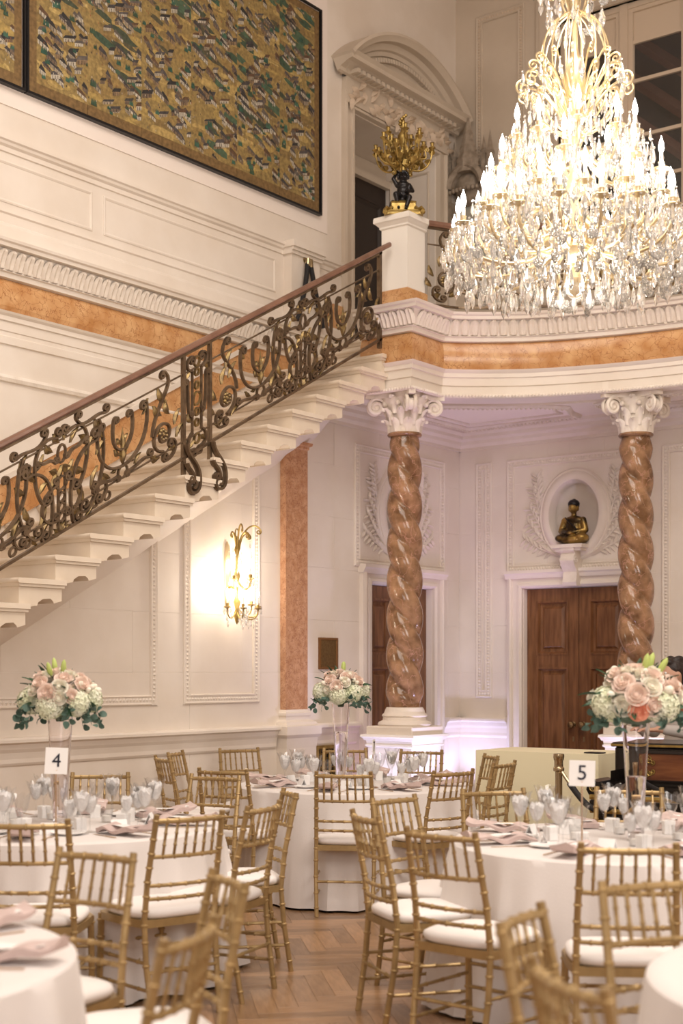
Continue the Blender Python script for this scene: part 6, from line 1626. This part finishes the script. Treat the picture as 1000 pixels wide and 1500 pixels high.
shirt = [('e', (0, 0, 1.0), (.178, .128, .13)), ('e', (0, -.01, 1.12), (.165, .115, .14)), ('e', (0, -.03, 1.27), (.19, .125, .12)), ('e', (0, -.035, 1.36), (.17, .095, .055))]
for s_ in (-1, 1):
    sh, el, wr = (s_*.19, -.03, 1.35), (s_*.25, -.09, 1.09), (s_*.155, -.26, 1.115)
    shirt += [('l', sh, el, .070, .056), ('l', el, wr, .055, .042)]
ob('shirt', blob('shirt', shirt, .013, SHIRT, 3), parent=pr)
tr_ = [('e', (0, 0, .95), (.175, .125, .10))]
for s_ in (-1, 1): tr_ += [('l', (s_*.09, 0, .93), (s_*.10, -.01, .50), .098, .072), ('l', (s_*.10, -.01, .50), (s_*.11, .02, .10), .07, .058)]
ob('trousers', blob('trousers', tr_, .015, TROUS, 3), parent=pr)
ob('hair', blob('hair', [('e', (0, -.075, 1.58), (.084, .095, .085)), ('e', (0, -.02, 1.54), (.08, .06, .09)), ('e', (.0, -.14, 1.63), (.06, .045, .03)), ('e', (.04, -.06, 1.65), (.03, .05, .03)), ('e', (-.04, -.08, 1.655), (.03, .04, .025))], .010, HAIR, 1), parent=pr)
for s_ in (-1, 1): ob('eye', MB().add(ball((s_*.03, -.176, 1.545), .011, 8, 6)), PAPER, pr); ob('iris', MB().add(ball((s_*.03, -.185, 1.545), .005, 6, 5)), INK, pr)
# ------------------------------------------------------------------ uplights
def uplight(x, y, lab, power, color, tgt, ang=80):
    t = thing('uplight', lab, 'lamp', (x, y, 0)); 
    ob('housing', MB().add(lathe([(0, .03), (.07, .03), (.085, .06), (.085, .17), (.08, .19), (.075, .165), (0, .165)], 20)), BLACK, t)
    ob('yoke', MB().add(tube([(-.095, 0, .11), (-.10, 0, .02), (0, 0, .008), (.10, 0, .02), (.095, 0, .11)], .008, 6)), BLACK, t)
    hz = 2.3 if 'tall' in lab else 1
    t.scale = (1.15, 1.15, hz)
    spot('uplight_beam', (x, y, .20*hz), tgt, power, color, ang, .05)
uplight(-7.60, 12.25, 'black uplight standing in the corner by the double door', 40, (.58, .58, 1.0), (-7.85, 12.6, 1.9), 110)
uplight(-7.86, 12.45, 'second black uplight, tight in the corner behind the left column', 10, (.60, .55, 1.0), (-7.96, 12.55, 2.6), 60)
uplight(*P(683, 12.2), 'tall black uplight standing right of the left column pedestal', 42, (.68, .64, 1.0), (-7.15, 10.5, 2.2), 130)
uplight(-7.30, 9.93, 'black uplight at the foot of the left column, towards the middle table', 26, (.66, .64, 1.0), (-7.22, 10.5, 2.0), 80)
uplight(-7.75, 10.75, 'black uplight between the left column and the half hidden door', 9, (.9, .6, 1.0), (-7.5, 11.2, 3.9), 90)
uplight(-5.25, 11.35, 'black uplight at the foot of the right column', 45, (.80, .70, 1.0), (-5.55, 11.7, 2.4), 110)
uplight(-6.75, 11.6, 'black uplight on the floor before the double door', 50, (1.0, .55, .9), (-7.55, 12.3, 4.0), 45)
uplight(-6.3, 9.9, 'black uplight beside the cream buffet cloth, aimed at the column capital', 110, (1.0, .62, .92), (-7.1, 10.4, 4.4), 24)
